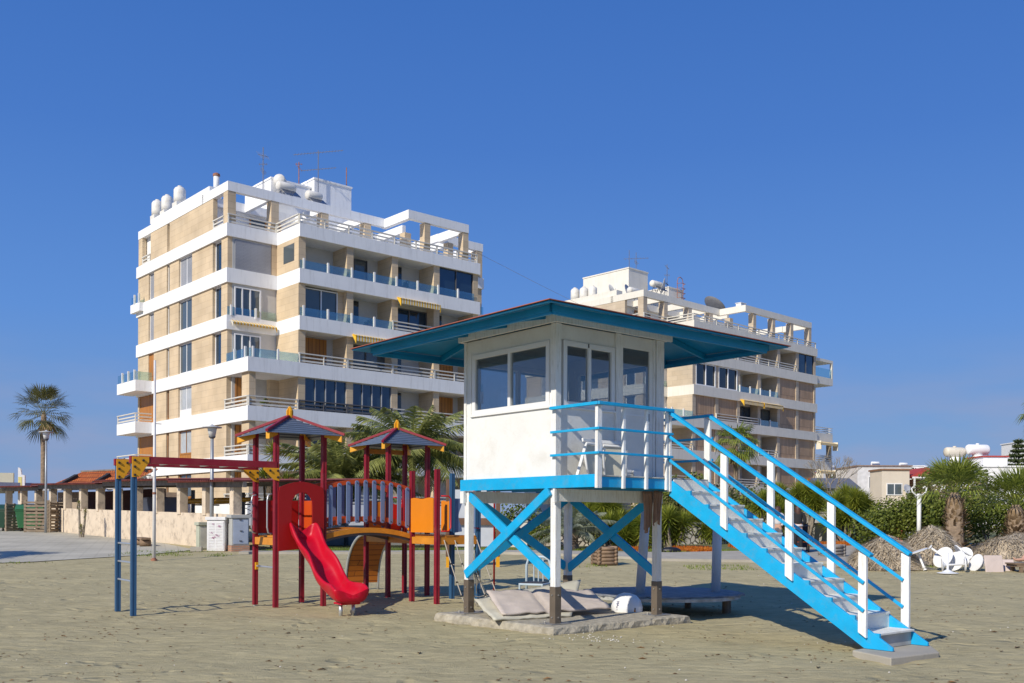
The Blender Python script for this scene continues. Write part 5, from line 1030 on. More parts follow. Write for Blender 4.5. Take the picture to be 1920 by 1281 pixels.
# staircase
SL = .61; SX0, SX1 = 1.43, 2.33
def sz(s): return 2.29-SL*s
for x in (SX0, SX1-.04):
    b = MB(); b.prism([(x,-.957,2.29),(x,-.957-3.60,.115),(x,-.957-3.60,.075),(x,-.957-3.22,.075),(x,-.957,2.04)], (.04,0,0)); part(b, 'stringer', BLUE)
    b = MB()
    for k in range(10):
        s = .06+.335*k; zt = 2.31-.2035*(k+1)-.026; zt += .026; si = (2.29-zt)/SL; f_ = s+.35
        if x < 2: b = MB().prism([(x+.001,-.957-f_,zt),(x+.001,-.957-si,zt),(x+.001,-.957-si,sz(si)-.03),(x+.001,-.957-f_,sz(f_)-.03)], (.038,0,0)); part(b, 'stringer_notch', BLUE, None, .001)
STM = mat('stair_white', (.80,.79,.72), .65, .08, 4, .2, 30, dirt=(.35,.27,.17), dscale=4, damt=.6)
for k in range(10):
    s = .06+.335*k; zt = 2.31-.2035*(k+1)
    part(MB().box(SX0+.041,SX1-.041,-.957-s-.35,-.957-s+.02,zt-.026,zt), 'tread', STM, None, .003)
    part(MB().box(SX0+.043,SX1-.043,-.957-s,-.957-s+.018,zt+.001,zt+.2035-.027), 'riser', STM, None, .002)
part(MB().box(SX0+.043,SX1-.043,-.957-3.38,-.957-3.36,.075,2.31-2.035-.027), 'riser', mat('concrete_riser', (.42,.41,.38), .85, .15, 4), None, .002)
for x, ss in ((SX0-.05,(1.05,2.135,3.215)),(SX1+.002,(-.02,1.16,2.165,3.265))):
    for s in ss:
        zt = 3.30-.62*s-.02 if s > 0 else ZR-.045; zb = sz(s)-.12 if s > 0 else 2.14
        part(MB().prism([(x,-.957-s-.055,zb),(x,-.957-s+.055,zb+.068),(x,-.957-s+.055,zt),(x,-.957-s-.055,zt-.05)], (.048,0,0)), 'stair_post', WHITEW)
for x in (SX0-.025, SX1+.026):
    part(MB().beam((x,-.957,3.31),(x,-.957-3.33,3.31-.622*3.33),.085,.045), 'handrail', BLUE)
    xo = x-.045 if x < 2 else x-.0
    for z in (2.94,2.59):
        e_ = 3.25; part(MB().beam((x-.04,-.99,z),(x-.04,-.957-e_,z-.628*e_),.028,.04), 'rail', BLUE)
# slabs
SLABM = mat('aggregate_concrete', (.40,.36,.28), .95, .25, 9, 1.0, 26, dirt=(.22,.19,.15), dscale=5, damt=.6)
b = MB(); n = 30; ring = []
x0, x1, y0, y1 = -.36, 2.62, -.36, 2.55
for (ax, ay), (bx, by) in zip([(x0,y0),(x1,y0),(x1,y1),(x0,y1)], [(x1,y0),(x1,y1),(x0,y1),(x0,y0)]):
    for k in range(n): ring.append((ax+(bx-ax)*k/n, ay+(by-ay)*k/n))
vs = []
rr = random.Random(6)
for lv, (ins, z) in enumerate(((-.01,-.12),(-.02,.03),(.0,.10),(.03,.118),(.07,.12))):
    for i, (x, y) in enumerate(ring):
        j = (rr.random()-.5)*.03 if 0 < lv < 4 else 0; cx, cy = (x0+x1)/2, (y0+y1)/2
        vs.append((x+(cx-x)*ins/1.5+j, y+(cy-y)*ins/1.5+j, z+(rr.random()-.5)*(.01 if lv in (1,2) else 0)))
N4 = len(ring); b.add(vs, [(l*N4+i, l*N4+(i+1)%N4, (l+1)*N4+(i+1)%N4, (l+1)*N4+i) for l in range(4) for i in range(N4)] + [tuple(4*N4+i for i in range(N4))])
o = b.build('concrete_slab', SLABM); o.location = (HO[0],HO[1],0); o.rotation_euler = (0,0,HRZ); tag(o, 'rough aggregate concrete slab under the lifeguard hut legs', 'slab')
o = MB().prism([(1.20,-4.15,-.1),(.92,-4.82,-.1),(1.88,-4.92,-.1),(2.44,-4.52,-.1),(2.36,-4.1,-.1)], (0,0,.17)).build('concrete_step', CONC, bevel=.015); o.location = (HO[0],HO[1],0); o.rotation_euler = (0,0,HRZ); tag(o, 'pale concrete step slab at the foot of the blue stairs', 'slab')
def hl(x, y, z): c, s = math.cos(HRZ), math.sin(HRZ); return (HO[0]+x*c-y*s, HO[1]+x*s+y*c, z)
# white plastic chairs folded against the wall
def pchair(lab, loc, rz, tilt):
    t = thing('plastic_chair', lab, 'chair', loc, rz, 'white plastic chairs on the deck'); t.rotation_euler = (tilt,0,rz)
    b = MB(); b.prism([(-.20,0,.02),(.20,0,.02),(.23,0,.40),(.17,0,.47),(-.17,0,.47),(-.23,0,.40)], (0,.02,0)); b.build('seat', mat('chair_ivory', (.64,.60,.48), .45), t, bevel=.006)
    MB().tube([(-.22,0,0),(-.25,-.0,.40),(-.18,-.01,.49),(.18,-.01,.49),(.25,0,.40),(.22,0,0)], .02, 8).build('frame', PL, t, True)
    for s in (-1,1): MB().beam((s*.25,-.03,.44),(s*.29,.16,-.0),.035,.04).build('leg', PL, t)
    MB().box(-.2,.24,.03,.06,.52,.58).build('armrest', PL, t, bevel=.01)
pchair('white plastic chair turned over against the hut wall', hl(.45,-.40,2.312), HRZ+R_(12), R_(-8)); pchair('second white plastic chair behind the corner rail post', hl(.95,-.28,2.312), HRZ-R_(8), R_(-6))
o = MB().box(-.09,.09,-.01,.01,0,.14).build('wedge_sheet', PL); o.location = hl(1.65,-.12,2.312); o.rotation_euler = (R_(-10),0,HRZ); tag(o, 'small white sheet leaning at the foot of the hut door', 'sheet')
# towel
b = MB(); rr = random.Random(1)
def cloth(b, x0, w, z0, z1, y, seed, n=14, m=12):
    vs = []
    for i in range(m+1):
        f = i/m
        for j in range(n+1):
            g = j/n; vs.append((x0+w*(g-.5)*(1-.25*f)+.02*math.sin(f*3+seed), y-.02*math.sin(g*17+seed)*(.4+f)-.012*math.sin(g*7), z0+(z1-z0)*f*(1+.10*math.sin(g*5+seed)*f)))
    b.add(vs, [(i*(n+1)+j, i*(n+1)+j+1, (i+1)*(n+1)+j+1, (i+1)*(n+1)+j) for i in range(m) for j in range(n)])
cloth(b, 1.86, .24, 2.13, 1.52, -.13, 0); cloth(b, 2.06, .22, 2.14, 1.62, -.15, 2)
TW = mat('brown_towel', (.34,.22,.18), .95, .12, 8, .6, 90); o = b.build('beach_towel', TW, smooth=True); o.location = (HO[0],HO[1],0); o.rotation_euler = (0,0,HRZ); md = o.modifiers.new('thick', 'SOLIDIFY'); md.thickness = .012; tag(o, 'brown towel hanging from the white beam at the right hut leg', 'towel')
# folded canvas mattress on the slab
def quadmat(name, lab, P, th, seed, m, cat):
    n, k = 26, 16; b = MB(); vs = []
    for i in range(k+1):
        for j in range(n+1):
            f, g = j/n, i/k; p = (Vector(P[0])*(1-f)+Vector(P[1])*f)*(1-g) + (Vector(P[3])*(1-f)+Vector(P[2])*f)*g
            p.z += .03*_n.noise((f*5+seed, g*3, 0)) + .02*_n.noise((f*12+g*6, g*9+seed, 2)) - .05*math.exp(-((f-.42)/.02)**2) * (1 if seed == 1 else 0); vs.append(p)
    b.add(vs, [(i*(n+1)+j, i*(n+1)+j+1, (i+1)*(n+1)+j+1, (i+1)*(n+1)+j) for i in range(k) for j in range(n)])
    o = b.build(name, m, smooth=True); md = o.modifiers.new('thick', 'SOLIDIFY'); md.thickness = th; md.offset = -1; return tag(o, lab, cat)
CANV = mat('beige_canvas', (.58,.50,.44), .85, .07, 5, .25, 40, dirt=(.42,.35,.3), dscale=4, damt=.4)
quadmat('canvas_mattress', 'beige canvas mattress lying open on the slab under the hut', [(-.15,15.10,.21),(1.62,16.28,.20),(1.36,17.1,.44),(-.42,16.2,.48)], .03, 1, CANV, 'mattress')
quadmat('canvas_sheet', 'pale canvas sheet folded behind the open mattress', [(-.27,14.98,.125),(.95,15.7,.125),(1.22,17.5,.58),(-.62,16.28,.33)], .03, 5, mat('pale_canvas', (.55,.52,.42), .85, .08), 'canvas')
# buoy
t = thing('white_buoy', 'white round buoy with dark letters lying beside the slab', 'buoy', (1.93,16.75,.0), R_(-10)); Mx = Matrix.Rotation(R_(35),3,'Y')
MB().lathe([(.02,-.10),(.14,-.08),(.235,.0),(.27,.10),(.26,.20),(.20,.31),(.11,.37),(.02,.385)], (0,0,.05), 34, Matrix.Rotation(R_(12),3,'Y')).build('body', mat('buoy_white', (.82,.82,.82), .3, .02), t, True)
cu = bpy.data.curves.new('lettering', 'FONT'); cu.body = 'HASY'; cu.size = .07; cu.extrude = .003; tx = bpy.data.objects.new('lettering', cu); COL.objects.link(tx); bpy.context.view_layer.update(); me_ = bpy.data.meshes.new_from_object(tx.evaluated_get(bpy.context.evaluated_depsgraph_get())); bpy.data.objects.remove(tx); tx = bpy.data.objects.new('lettering', me_); COL.objects.link(tx); tx.parent = t; tx.location = (-.135,-.222,.315); tx.rotation_euler = (R_(75), R_(90), R_(-18)); me_.materials.clear(); me_.materials.append(mat('navy_ink', (.03,.03,.16), .6))
MB().box(.155,.185,-.225,-.21,.13,.20).build('emblem', mat('black_ink', (.02,.02,.02), .6), t); MB().box(.156,.184,-.228,-.226,.13,.17).build('emblem', mat('orange_ink', (.6,.2,.02), .6), t)
# round wooden platform with two leaning white posts
t = thing('wooden_platform', 'low round timber platform with two leaning white posts behind the hut', 'platform', (2.75,18.1,0), R_(20)); PW = mat('grey_platform_wood', (.22,.23,.25), .8, .2, 5, .3, 30, dirt=(.5,.5,.5), dscale=6, damt=.5)
for k in range(9):
    y = -1.3+k*.29; hw = math.sqrt(max(.05,1.42**2-(y+.14)**2)); MB().box(-hw,hw,y,y+.27,.33,.36).build('board', PW, t, bevel=.004)
b = MB()
for k in range(28): a0, a1 = 2*math.pi*k/28, 2*math.pi*(k+1)/28; b.beam((1.4*math.cos(a0),1.4*math.sin(a0),.30),(1.4*math.cos(a1),1.4*math.sin(a1),.30),.04,.055)
b.build('rim', mat('peeling_rim', (.42,.42,.40), .8, .3, 6), t)
for x, y in ((1.05,-.55),(.95,-.65),(-.9,-.6),(-.3,1.1),(.9,.6)): MB().tube([(x,y,-.05),(x,y,.3)], .065, 8).build('foot', LOG, t)
PO = mat('platform_post', (.60,.63,.66), .6, .06, 4); lx = lambda X, Y: ((X-2.75)*math.cos(R_(20))+(Y-18.1)*math.sin(R_(20)), -(X-2.75)*math.sin(R_(20))+(Y-18.1)*math.cos(R_(20)))
for (X, Y, X2, z2) in ((2.28,17.6,2.42,2.2),(3.75,18.15,3.80,1.95)):
    a = lx(X, Y); c = lx(X2, Y+.05); MB().tube([(a[0],a[1],.2),(c[0],c[1],z2)], .085 if X < 3 else .085, 14).build('post', PO, t, True)
# pale blue steel chair frame
t = thing('metal_chair', 'pale blue steel tube chair with dark seat behind the mattress', 'chair', (.55,20.3,0), R_(-20)); CB = mat('pale_blue_steel', (.42,.52,.60), .5, .08, 4)
MB().tube([(-.26,0,0),(-.26,0,.72),(-.22,0,.85),(-.12,0,.9),(.12,0,.9),(.22,0,.85),(.26,0,.72),(.26,0,0)], .028, 8).build('back_frame', CB, t, True)
for x in (-.10,0,.10): MB().tube([(x,0,.36),(x,0,.88)], .014, 6).build('back_bar', CB, t)
MB().box(-.26,.26,-.5,.0,.34,.38).build('seat_frame', CB, t, bevel=.01); MB().box(-.22,.22,-.46,-.03,.381,.40).build('seat', mat('dark_seat', (.03,.03,.04), .6), t)
for x in (-.24,.24): MB().tube([(x,-.48,0),(x,-.48,.36)], .022, 8).build('leg', CB, t)
# tangled rope on the back leg
rr = random.Random(12); b = MB()
for k in range(9):
    c = Vector(hl(0,LV,.78)); b.tube([c+Vector((rr.uniform(.05,.12),rr.uniform(-.15,-.05),rr.uniform(.0,.3))), c+Vector((rr.uniform(.1,.2),rr.uniform(-.2,-.1),rr.uniform(-.15,.15))), c+Vector((rr.uniform(.1,.35),-.15,rr.uniform(-.4,-.1)))], .006, 4)
tag(b.build('tangled_rope', mat('old_rope', (.20,.18,.14), .9)), 'tangle of grey rope tied low on the back hut leg', 'rope')
# ================================================================ PLAYGROUND
PO_ = (-4.38,18.3); PRZ = R_(36); G_ = thing('playground_climbing_frame', 'red and orange climbing frame with two roofed towers, arched bridge, slide and monkey bars', 'playground', (PO_[0],PO_[1],0), PRZ)
MAR = mat('maroon_post', (.25,.006,.020), .5, .08, 4, dirt=(.35,.12,.10), dscale=3, damt=.35); PBL = mat('blue_post', (.03,.10,.21), .45, .08, 4); REDP = mat('red_panel_paint', (.32,.003,.003), .5, .05); REDB = mat('red_bright', (.55,.008,.01), .4, .05)
ORG = mat('orange_panel', (.72,.22,.005), .45, .05); ORB = mat('orange_beam', (.62,.24,.02), .5, .12, 5, .15, 30); YEL = mat('yellow_bracket', (.74,.35,.01), .45, .05); ORR = mat('orange_red_rail', (.55,.07,.008), .45, .06)
SLT = mat('blue_grey_slat', (.16,.22,.38), .45, .05); RBL = mat('roof_slat_blue', (.11,.145,.205), .5, .12, 5, .1, 30); STL = mat('galvanised_steel', (.55,.57,.58), .35, .05, metal=.6); BLK = mat('black_bolt', (.02,.02,.02), .4)
def gpart(mb, n, m, par=None, bv=.004, sm=False): return mb.build(n, m, par or G_, bevel=bv, smooth=sm)
TW_ = 1.0
def post(x, y, h, m):
    w = .043; b = MB(); pr = [(-w,-w),(-.012,-w),(-.008,-w+.01),(.008,-w+.01),(.012,-w),(w,-w),(w,-.012),(w-.01,-.008),(w-.01,.008),(w,.012),(w,w),(.012,w),(.008,w-.01),(-.008,w-.01),(-.012,w),(-w,w),(-w,.012),(-w+.01,.008),(-w+.01,-.008),(-w,-.012)]
    b.prism([(x+p[0],y+p[1],.0) for p in pr], (0,0,h)); o = gpart(b, 'post', m, None, 0); gpart(MB().lathe([(.03,-.05),(.03,.005)], (x,y,0), 10), 'foot', STL, o, 0); return o
for x, y in ((0,0),(.96,0),(0,TW_),(.96,TW_)): post(x, y, 3.32, MAR)
for x, y in ((2.91,TW_),(3.87,TW_),(2.91,TW_+.98),(3.87,TW_+.98)): post(x, y, 3.32, MAR)
post(2.91,0,2.64,MAR); post(2.91,-.96,2.64,MAR); post(3.87,0,2.62,PBL); post(3.87,-.96,2.62,PBL)
post(-2.55,0,2.60,PBL); post(-2.55,TW_,2.60,PBL)
# monkey bars
for y in (0,TW_):
    gpart(MB().box(-2.62,-.0,y-.05,y+.05,2.60,2.72), 'top_beam', MAR)
    for x, s in ((-2.55,1),(-.02,-1)):
        z1 = 2.725 if s > 0 else 2.60
        bk = gpart(MB().prism([(x-.045*s,y-.06,2.71),(x+.24*s,y-.06,2.71),(x+.24*s,y-.06,2.62),(x+.08*s,y-.06,2.37),(x-.045*s,y-.06,2.36)], (0,.018,0)) if s > 0 else MB().prism([(x+.065,y-.06,2.60),(x-.24,y-.06,2.60),(x-.24,y-.06,2.56),(x-.04,y-.06,2.38),(x+.065,y-.06,2.36)], (0,.018,0)), 'bracket', YEL)
        b = MB()
        for dx, z in ((.0,2.67),(.14,2.67),(.0,2.56),(.0,2.42)) if s > 0 else ((.03,2.57),(-.12,2.57),(.03,2.45)): b.lathe([(.022,0),(.02,.02),(.008,.026)], (x+dx*1.0,y-.062,z-.02), 8, Matrix.Rotation(R_(90),3,'X'))
        gpart(b, 'bolt', BLK, bk, 0)
for k in range(6): gpart(MB().tube([(-2.2+k*.37,0,2.64),(-2.2+k*.37,TW_,2.64)], .018, 8), 'monkey_bar', STL, None, 0)
for z in (.58,.90,1.22): gpart(MB().tube([(-2.55,.04,z),(-2.55,TW_-.04,z)], .018, 8), 'ladder_rung', STL, None, 0)
gpart(MB().box(-2.53,-2.505,TW_-.02,TW_+.02,.35,1.35), 'rung_rail', STL)
rg = gpart(MB().tube([(0,.04,.75),(0,TW_-.04,.75)], .018, 8), 'ladder_rung', STL, None, 0); gpart(MB().box(-.03,.03,TW_-.09,TW_-.05,.68,.82), 'clamp', YEL, rg)
# decks
def deck(x0, x1, y0, y1):
    d = gpart(MB().box(x0+.045,x1-.045,y0,y1,1.31,1.345), 'deck', ORB)
    for a in ((x0+.045,x1-.045,y0-.03,y0+.02),(x0+.045,x1-.045,y1-.02,y1+.03)): gpart(MB().box(a[0],a[1],a[2],a[3],1.17,1.309), 'deck_beam', ORB, d)
    for a in ((x0-.03,x0+.02),(x1-.02,x1+.03)): gpart(MB().box(a[0],a[1],y0+.045,y1-.045,1.17,1.309), 'deck_beam', ORB, d)
deck(0,.96,0,TW_); deck(2.91,3.87,-.96,0); deck(2.91,3.87,0,TW_); deck(2.91,3.87,TW_,TW_+.98)
# roofs
def proof(cx, cy):
    r, z0, z1 = .76, 3.24, 3.60; n = 8
    rf = MB()
    for k in range(n):
        a, c = r*(1-k/n), r*(1-(k+1)/n)*.98-.01 if k < n-1 else .04; za = z0+(z1-z0)*k/n; zc = z0+(z1-z0)*(k+1)/n
        for q in range(4):
            M = Matrix.Rotation(q*math.pi/2, 3, 'Z'); c3 = Vector((cx,cy,0))
            rf.prism([M @ Vector(p)+c3 for p in ((-a,-a,za+.018),(a,-a,za+.018),(c,-c,zc+.004),(-c,-c,zc+.004))], (0,0,-.018))
    o = gpart(rf, 'roof', RBL, None, 0)
    for q in range(4):
        M = Matrix.Rotation(q*math.pi/2, 3, 'Z'); c3 = Vector((cx,cy,0)); P = lambda *p: M @ Vector(p)+c3
        gpart(MB().beam(P(-r-.02,-r-.02,z0+.03), P(-.04,-.04,z1+.03), .05, .05), 'ridge_batten', MAR, o, .003)
        gpart(MB().prism([P(-r-.01,-r+.04,z0-.0), P(-r+.04,-r-.01,z0-.0), P(-.44,-.52,z0+.11), P(-.52,-.44,z0+.11)], (0,0,-.12)), 'corner_bracket', YEL, o, .003)
        gpart(MB().prism([P(-.48,-.52,3.20), P(.48,-.52,3.20), P(.48,-.52,3.10), P(-.48,-.52,3.10)], M @ Vector((0,.03,0))), 'eave_beam', ORB, o, .003) if q == 2 and cx > 2 else None
    f = MB()
    for a in range(2): w, t_ = (.065,.02) if a == 0 else (.02,.065); f.prism([(cx-w,cy-t_,z1+.0),(cx+w,cy-t_,z1),(cx+w,cy-t_,z1+.14),(cx+w*.2,cy-t_,z1+.225),(cx-w*.2,cy-t_,z1+.225),(cx-w,cy-t_,z1+.14)], (0,2*t_,0)) if a == 0 else f.prism([(cx-w,cy-t_,z1+.0),(cx-w,cy+t_,z1),(cx-w,cy+t_,z1+.14),(cx-w,cy+t_*.2,z1+.225),(cx-w,cy-t_*.2,z1+.225),(cx-w,cy-t_,z1+.14)], (2*w,0,0))
    gpart(f, 'finial', YEL, o, .003)
proof(.48, TW_/2); proof(3.39, TW_+.49)
# arched opening panel at the slide
def ringpanel(outer, inner, y, th, m, name):
    n = len(outer); b = MB(); vs = [(x,y,z) for x, z in outer]+[(x,y,z) for x, z in inner]+[(x,y+th,z) for x, z in outer]+[(x,y+th,z) for x, z in inner]; fs = []
    for i in range(n):
        j = (i+1)%n; fs += [(i,j,n+j,n+i),(2*n+i,3*n+i,3*n+j,2*n+j),(i,2*n+i,2*n+j,j),(n+i,n+j,3*n+j,3*n+i)]
    b.add(vs, fs); return gpart(b, name, m, None, .003)
inn = [(.28,1.32)]+[(.28,1.32+(1.9-1.32)*k/4) for k in range(1,5)]+[(.49-.21*math.cos(math.pi*k/10), 1.92+.24*math.sin(math.pi*k/10)) for k in range(1,10)]+[(.70,1.9-(1.9-1.32)*k/4) for k in range(5)]
out_ = []
for (x, z) in inn:
    if z <= 1.33: out_.append((.02 if x < .5 else .94, 1.06 if x < .5 else 1.14))
    elif z <= 1.91: out_.append((.02 if x < .5 else .94, 1.2+(z-1.32)*1.6))
    else: f = (x-.28)/.42; out_.append((.02+.92*f, 2.24+.12*math.sin(math.pi*f)))
ringpanel(out_, inn, -.075, .022, REDP, 'arch_panel')
gpart(MB().box(.05,.91,TW_+.045,TW_+.065,1.38,2.02), 'side_panel', REDP); gpart(MB().box(.985,1.005,TW_-.4,TW_-.05,1.38,2.02), 'side_panel', ORR)
for y in (.12,TW_-.10): gpart(MB().tube([(-.03,y,2.12),(-.10,y,2.10),(-.12,y,2.0),(-.12,y,1.5),(-.10,y,1.4),(-.03,y,1.38)], .016, 8), 'grab_handle', STL, None, 0, True)
# slide
PRF = [(0,1.30),(.12,1.29),(.25,1.22),(.4,1.08),(.55,.95),(.7,.86),(.85,.78),(1.0,.67),(1.15,.53),(1.3,.45),(1.45,.37),(1.6,.32),(1.78,.29),(1.95,.275),(2.06,.275),(2.12,.29)]
b = MB(); vs = []; SLD = mat('slide_red', (.50,.001,.018), .42, .04, 3, spec=.35, dirt=(.42,.06,.07), dscale=4, damt=.4)
def wh(s): return .25+.06*math.exp(-((s-.08)/.16)**2)+.03*math.sin(s*6.2+2.4)
for i, (s, z) in enumerate(PRF):
    h = wh(s); w = .27+.05*math.exp(-((s-1.95)/.25)**2)+.02*math.sin(s*7); 
    if s > 2.0: h *= .75
    cs = [(-w-.015,h-.05),(-w,h-.01),(-w+.03,h),(-w+.06,h-.03),(-w+.09,.07),(-w+.15,.015),(0,0),(w-.15,.015),(w-.09,.07),(w-.06,h-.03),(w-.03,h),(w,h-.01),(w+.015,h-.05),(w-.05,.0),(w-.14,-.05),(0,-.06),(-w+.14,-.05),(-w+.05,0)]
    vs += [(.49+x, -.06-s, z+q) for x, q in cs]
m_ = 18; b.add(vs, [(i*m_+j, i*m_+(j+1)%m_, (i+1)*m_+(j+1)%m_, (i+1)*m_+j) for i in range(len(PRF)-1) for j in range(m_)]+[tuple(range(m_)), tuple((len(PRF)-1)*m_+j for j in range(m_))[::-1]])
sl_ = b.build('slide', SLD, G_, smooth=True); md = sl_.modifiers.new('ss', 'SUBSURF'); md.levels = 2; md.render_levels = 2
gpart(MB().box(.30,.68,-2.10,-1.80,.195,.235), 'slide_foot', SLD, sl_, .02)
for x in (.38,.62): gpart(MB().tube([(x,-1.93,-.03),(x,-1.93,.20)], .032, 12), 'slide_leg', STL, sl_, 0, True)
# arched bridge
x0, x1 = 1.0, 2.87; XC = (x0+x1)/2; HL = (x1-x0)/2
arc = lambda x, a, h: a+h*(1-((x-XC)/HL)**2)
def arcbar(y, th, a, h, dz, m, n, k=18):
    b = MB(); xs = [x0-.0+(x1-x0)*i/k for i in range(k+1)]
    vs = [(x, y+s*th/2, arc(x,a,h)+q) for x in xs for s, q in ((-1,0),(1,0),(1,dz),(-1,dz))]
    b.add(vs, [(i*4+j, i*4+(j+1)%4, (i+1)*4+(j+1)%4, (i+1)*4+j) for i in range(k) for j in range(4)]+[(0,1,2,3),(k*4+3,k*4+2,k*4+1,k*4)]); return gpart(b, n, m, None, .002)
b = MB(); k = 22
for i in range(k):
    xa = x0+(x1-x0)*i/k; xb = x0+(x1-x0)*(i+.92)/k; b.prism([(xa,.05,arc(xa,1.345,.115)),(xb,.05,arc(xb,1.345,.115)),(xb,.05,arc(xb,1.32,.115)),(xa,.05,arc(xa,1.32,.115))], (0,TW_-.1,0))
gpart(b, 'bridge_deck', ORB, None, 0)
for y in (.02,TW_-.02):
    arcbar(y, .045, 1.27, .125, .10, ORB, 'bridge_beam'); arcbar(y+(.03 if y < .5 else -.03), .05, 1.22, .125, .05, STEELD, 'bridge_arch')
    top = arcbar(y, .03, 2.22, .15, .085, ORR, 'bridge_rail'); arcbar(y, .03, 1.49, .14, .09, ORR, 'bridge_rail')
    sg = -1 if y < .5 else 1
    for i in range(10):
        x = 1.10+i*.188; za = arc(x,1.46,.14); zb = arc(x,2.28,.15); b = MB(); pts = [(x+.042*math.cos(a), zb-.04+.042*math.sin(a)) for a in [math.pi*q/6 for q in range(7)]]+[(x+.042*math.cos(a), za+.04+.042*math.sin(a)) for a in [math.pi+math.pi*q/6 for q in range(7)]]
        b.prism([(p[0], y+sg*.04, p[1]) for p in pts], (0,.022*(-sg),0)); s_ = gpart(b, 'slat', SLT, top, .003)
        bb = MB()
        for z in (za+.05, zb-.05): bb.lathe([(.012,0),(.01,.008)], (x,y+sg*.042,z), 8, Matrix.Rotation(R_(90)*(1 if sg < 0 else -1),3,'X'))
        gpart(bb, 'bolt', BLK, top, 0)
# panels of the far towers
def wavy(x, ya, yb, z0, z1, m, n, axis='x', th=.02):
    b = MB(); k = 16; pts = [(ya+(yb-ya)*i/k, z1+.012*math.sin(i/k*9.4)) for i in range(k+1)]+[(yb,z0),(ya,z0)]
    b.prism([(x,p[0],p[1]) if axis == 'x' else (p[0],x,p[1]) for p in pts], (th,0,0) if axis == 'x' else (0,th,0)); return gpart(b, n, m, None, .003)
wavy(2.85, -.91, -.05, 1.40, 2.08, ORG, 'side_panel'); wavy(3.91, TW_+.05, TW_+.93, 1.40, 2.05, ORG, 'side_panel'); wavy(TW_+1.02, 2.96, 3.5, 1.40, 2.05, ORG, 'side_panel', 'y'); wavy(3.91, .05, .5, 1.40, 2.05, ORG, 'side_panel')
wavy(TW_+1.02, 3.52, 3.82, 1.40, 2.0, REDB, 'side_panel', 'y')
for (x, y, z) in ((3.0,-1.02,0),(3.0,.9,0)): gpart(MB().tube([(x-.03,y,2.12),(x+.14,y,2.12),(x+.19,y,2.06),(x+.19,y,1.5),(x+.14,y,1.43),(x-.03,y,1.43)], .014, 8), 'grab_handle', REDB, None, 0, True)
gpart(MB().tube([(3.80,-1.02,2.5),(3.70,-1.02,2.1),(3.70,-1.02,1.5),(3.86,-1.02,1.49)], .014, 8), 'grab_handle', REDB, None, 0, True)
def wing(x, y, sx, ax):
    b = MB(); pts = [(0,1.38),(0,2.1),(sx*.20,2.1)]+[(sx*(.16+.045*math.sin(k*.62+1.6)), 2.05-.64*k/10) for k in range(11)]
    b.prism([(x+p[0],y,p[1]) if ax == 'x' else (x,y+p[0],p[1]) for p in pts], (0,.02,0) if ax == 'x' else (.02,0,0)); gpart(b, 'wing_panel', SLT, None, .003)
wing(3.91,-.01,1,'x'); wing(3.85,-.90,1,'y')
# fire pole
gpart(MB().tube([(4.28,-.95,0),(4.28,-.95,2.2),(4.22,-.95,2.38),(4.05,-.95,2.42),(3.9,-.95,2.40)], .02, 10), 'fire_pole', REDP, None, 0, True)
# rope net
b = MB(); ROP = mat('net_rope', (.42,.38,.32), .9, .15, 20)
tops = [(3.05,-1.0,1.26),(3.3,-1.0,1.25),(3.56,-1.0,1.25),(3.82,-1.0,1.26)]; bots = [(3.10,-1.70,.0),(3.35,-1.72,.0),(3.62,-1.74,.0),(3.9,-1.76,.0)]
for p, q in zip(tops, bots): b.tube([Vector(p).lerp(Vector(q), f)+Vector((0,0,-.05*math.sin(math.pi*f))) for f in (0,.2,.4,.6,.8,1)], .011, 6)
for f in (.33,.6,.82):
    pts = [Vector(p).lerp(Vector(q), f)+Vector((0,0,-.05*math.sin(math.pi*f))) for p, q in zip(tops, bots)]; fine = []
    for p, q in zip(pts, pts[1:]): fine += [p, (p+q)/2+Vector((0,0,-.03))]
    b.tube(fine+[pts[-1]], .008, 6)
gpart(b, 'rope_net', ROP, None, 0, True); b = MB()
for f in (.33,.6,.82):
    for p, q in zip(tops, bots): c = Vector(p).lerp(Vector(q), f)+Vector((0,0,-.05*math.sin(math.pi*f))); b.lathe([(.004,-.02),(.022,-.01),(.022,.01),(.004,.02)], c, 8)
gpart(b, 'net_joint', BLK, None, 0)
# curved climber
b = MB(); k = 12; YB = TW_+.98; cp = [(YB+.06+.9*math.sin(math.pi/2*i/k), .22+1.10*math.cos(math.pi/2*i/k)) for i in range(k+1)]
b.add([(y,x,z) for x, z in cp for y in (2.93,3.69)]+[(y,x-.02,z-.02) for x, z in cp for y in (2.93,3.69)], [(i*2,i*2+1,i*2+3,i*2+2) for i in range(k)]+[(2*(k+1)+i*2,2*(k+1)+i*2+2,2*(k+1)+i*2+3,2*(k+1)+i*2+1) for i in range(k)])
cl_ = gpart(b, 'climbing_wall', brickmat('orange_boards', (.48,.14,.01), (.54,.17,.015), (.2,.05,.005), 3, .12, .008, .5, .3), None, 0)
for y in (2.90,3.72): gpart(MB().tube([(y,x,z) for x, z in cp]+[(y,cp[-1][0],0)], .03, 8), 'rim', STL, cl_, 0, True)
# timber play frame further back
t = thing('timber_play_frame', 'brown timber play frame with a yellow foot seen behind the rope net', 'play frame', (-.42,29.6,gz(29.6)), R_(8)); TB = mat('brown_timber', (.16,.085,.05), .7, .2)
for x in (0,-1.5): f_ = MB().box(x-.06,x+.06,-.06,.06,.3,2.6).build('post', TB, t, bevel=.005); MB().box(x-.05,x+.05,-.05,.05,-.05,.42).build('foot', YEL, f_)
MB().box(-1.6,.1,-.04,.04,1.25,1.45).build('crossbar', TB, t); MB().box(-1.45,-.1,.05,.08,.6,2.3).build('panel', mat('faded_panel', (.55,.58,.62), .6, .06), t)
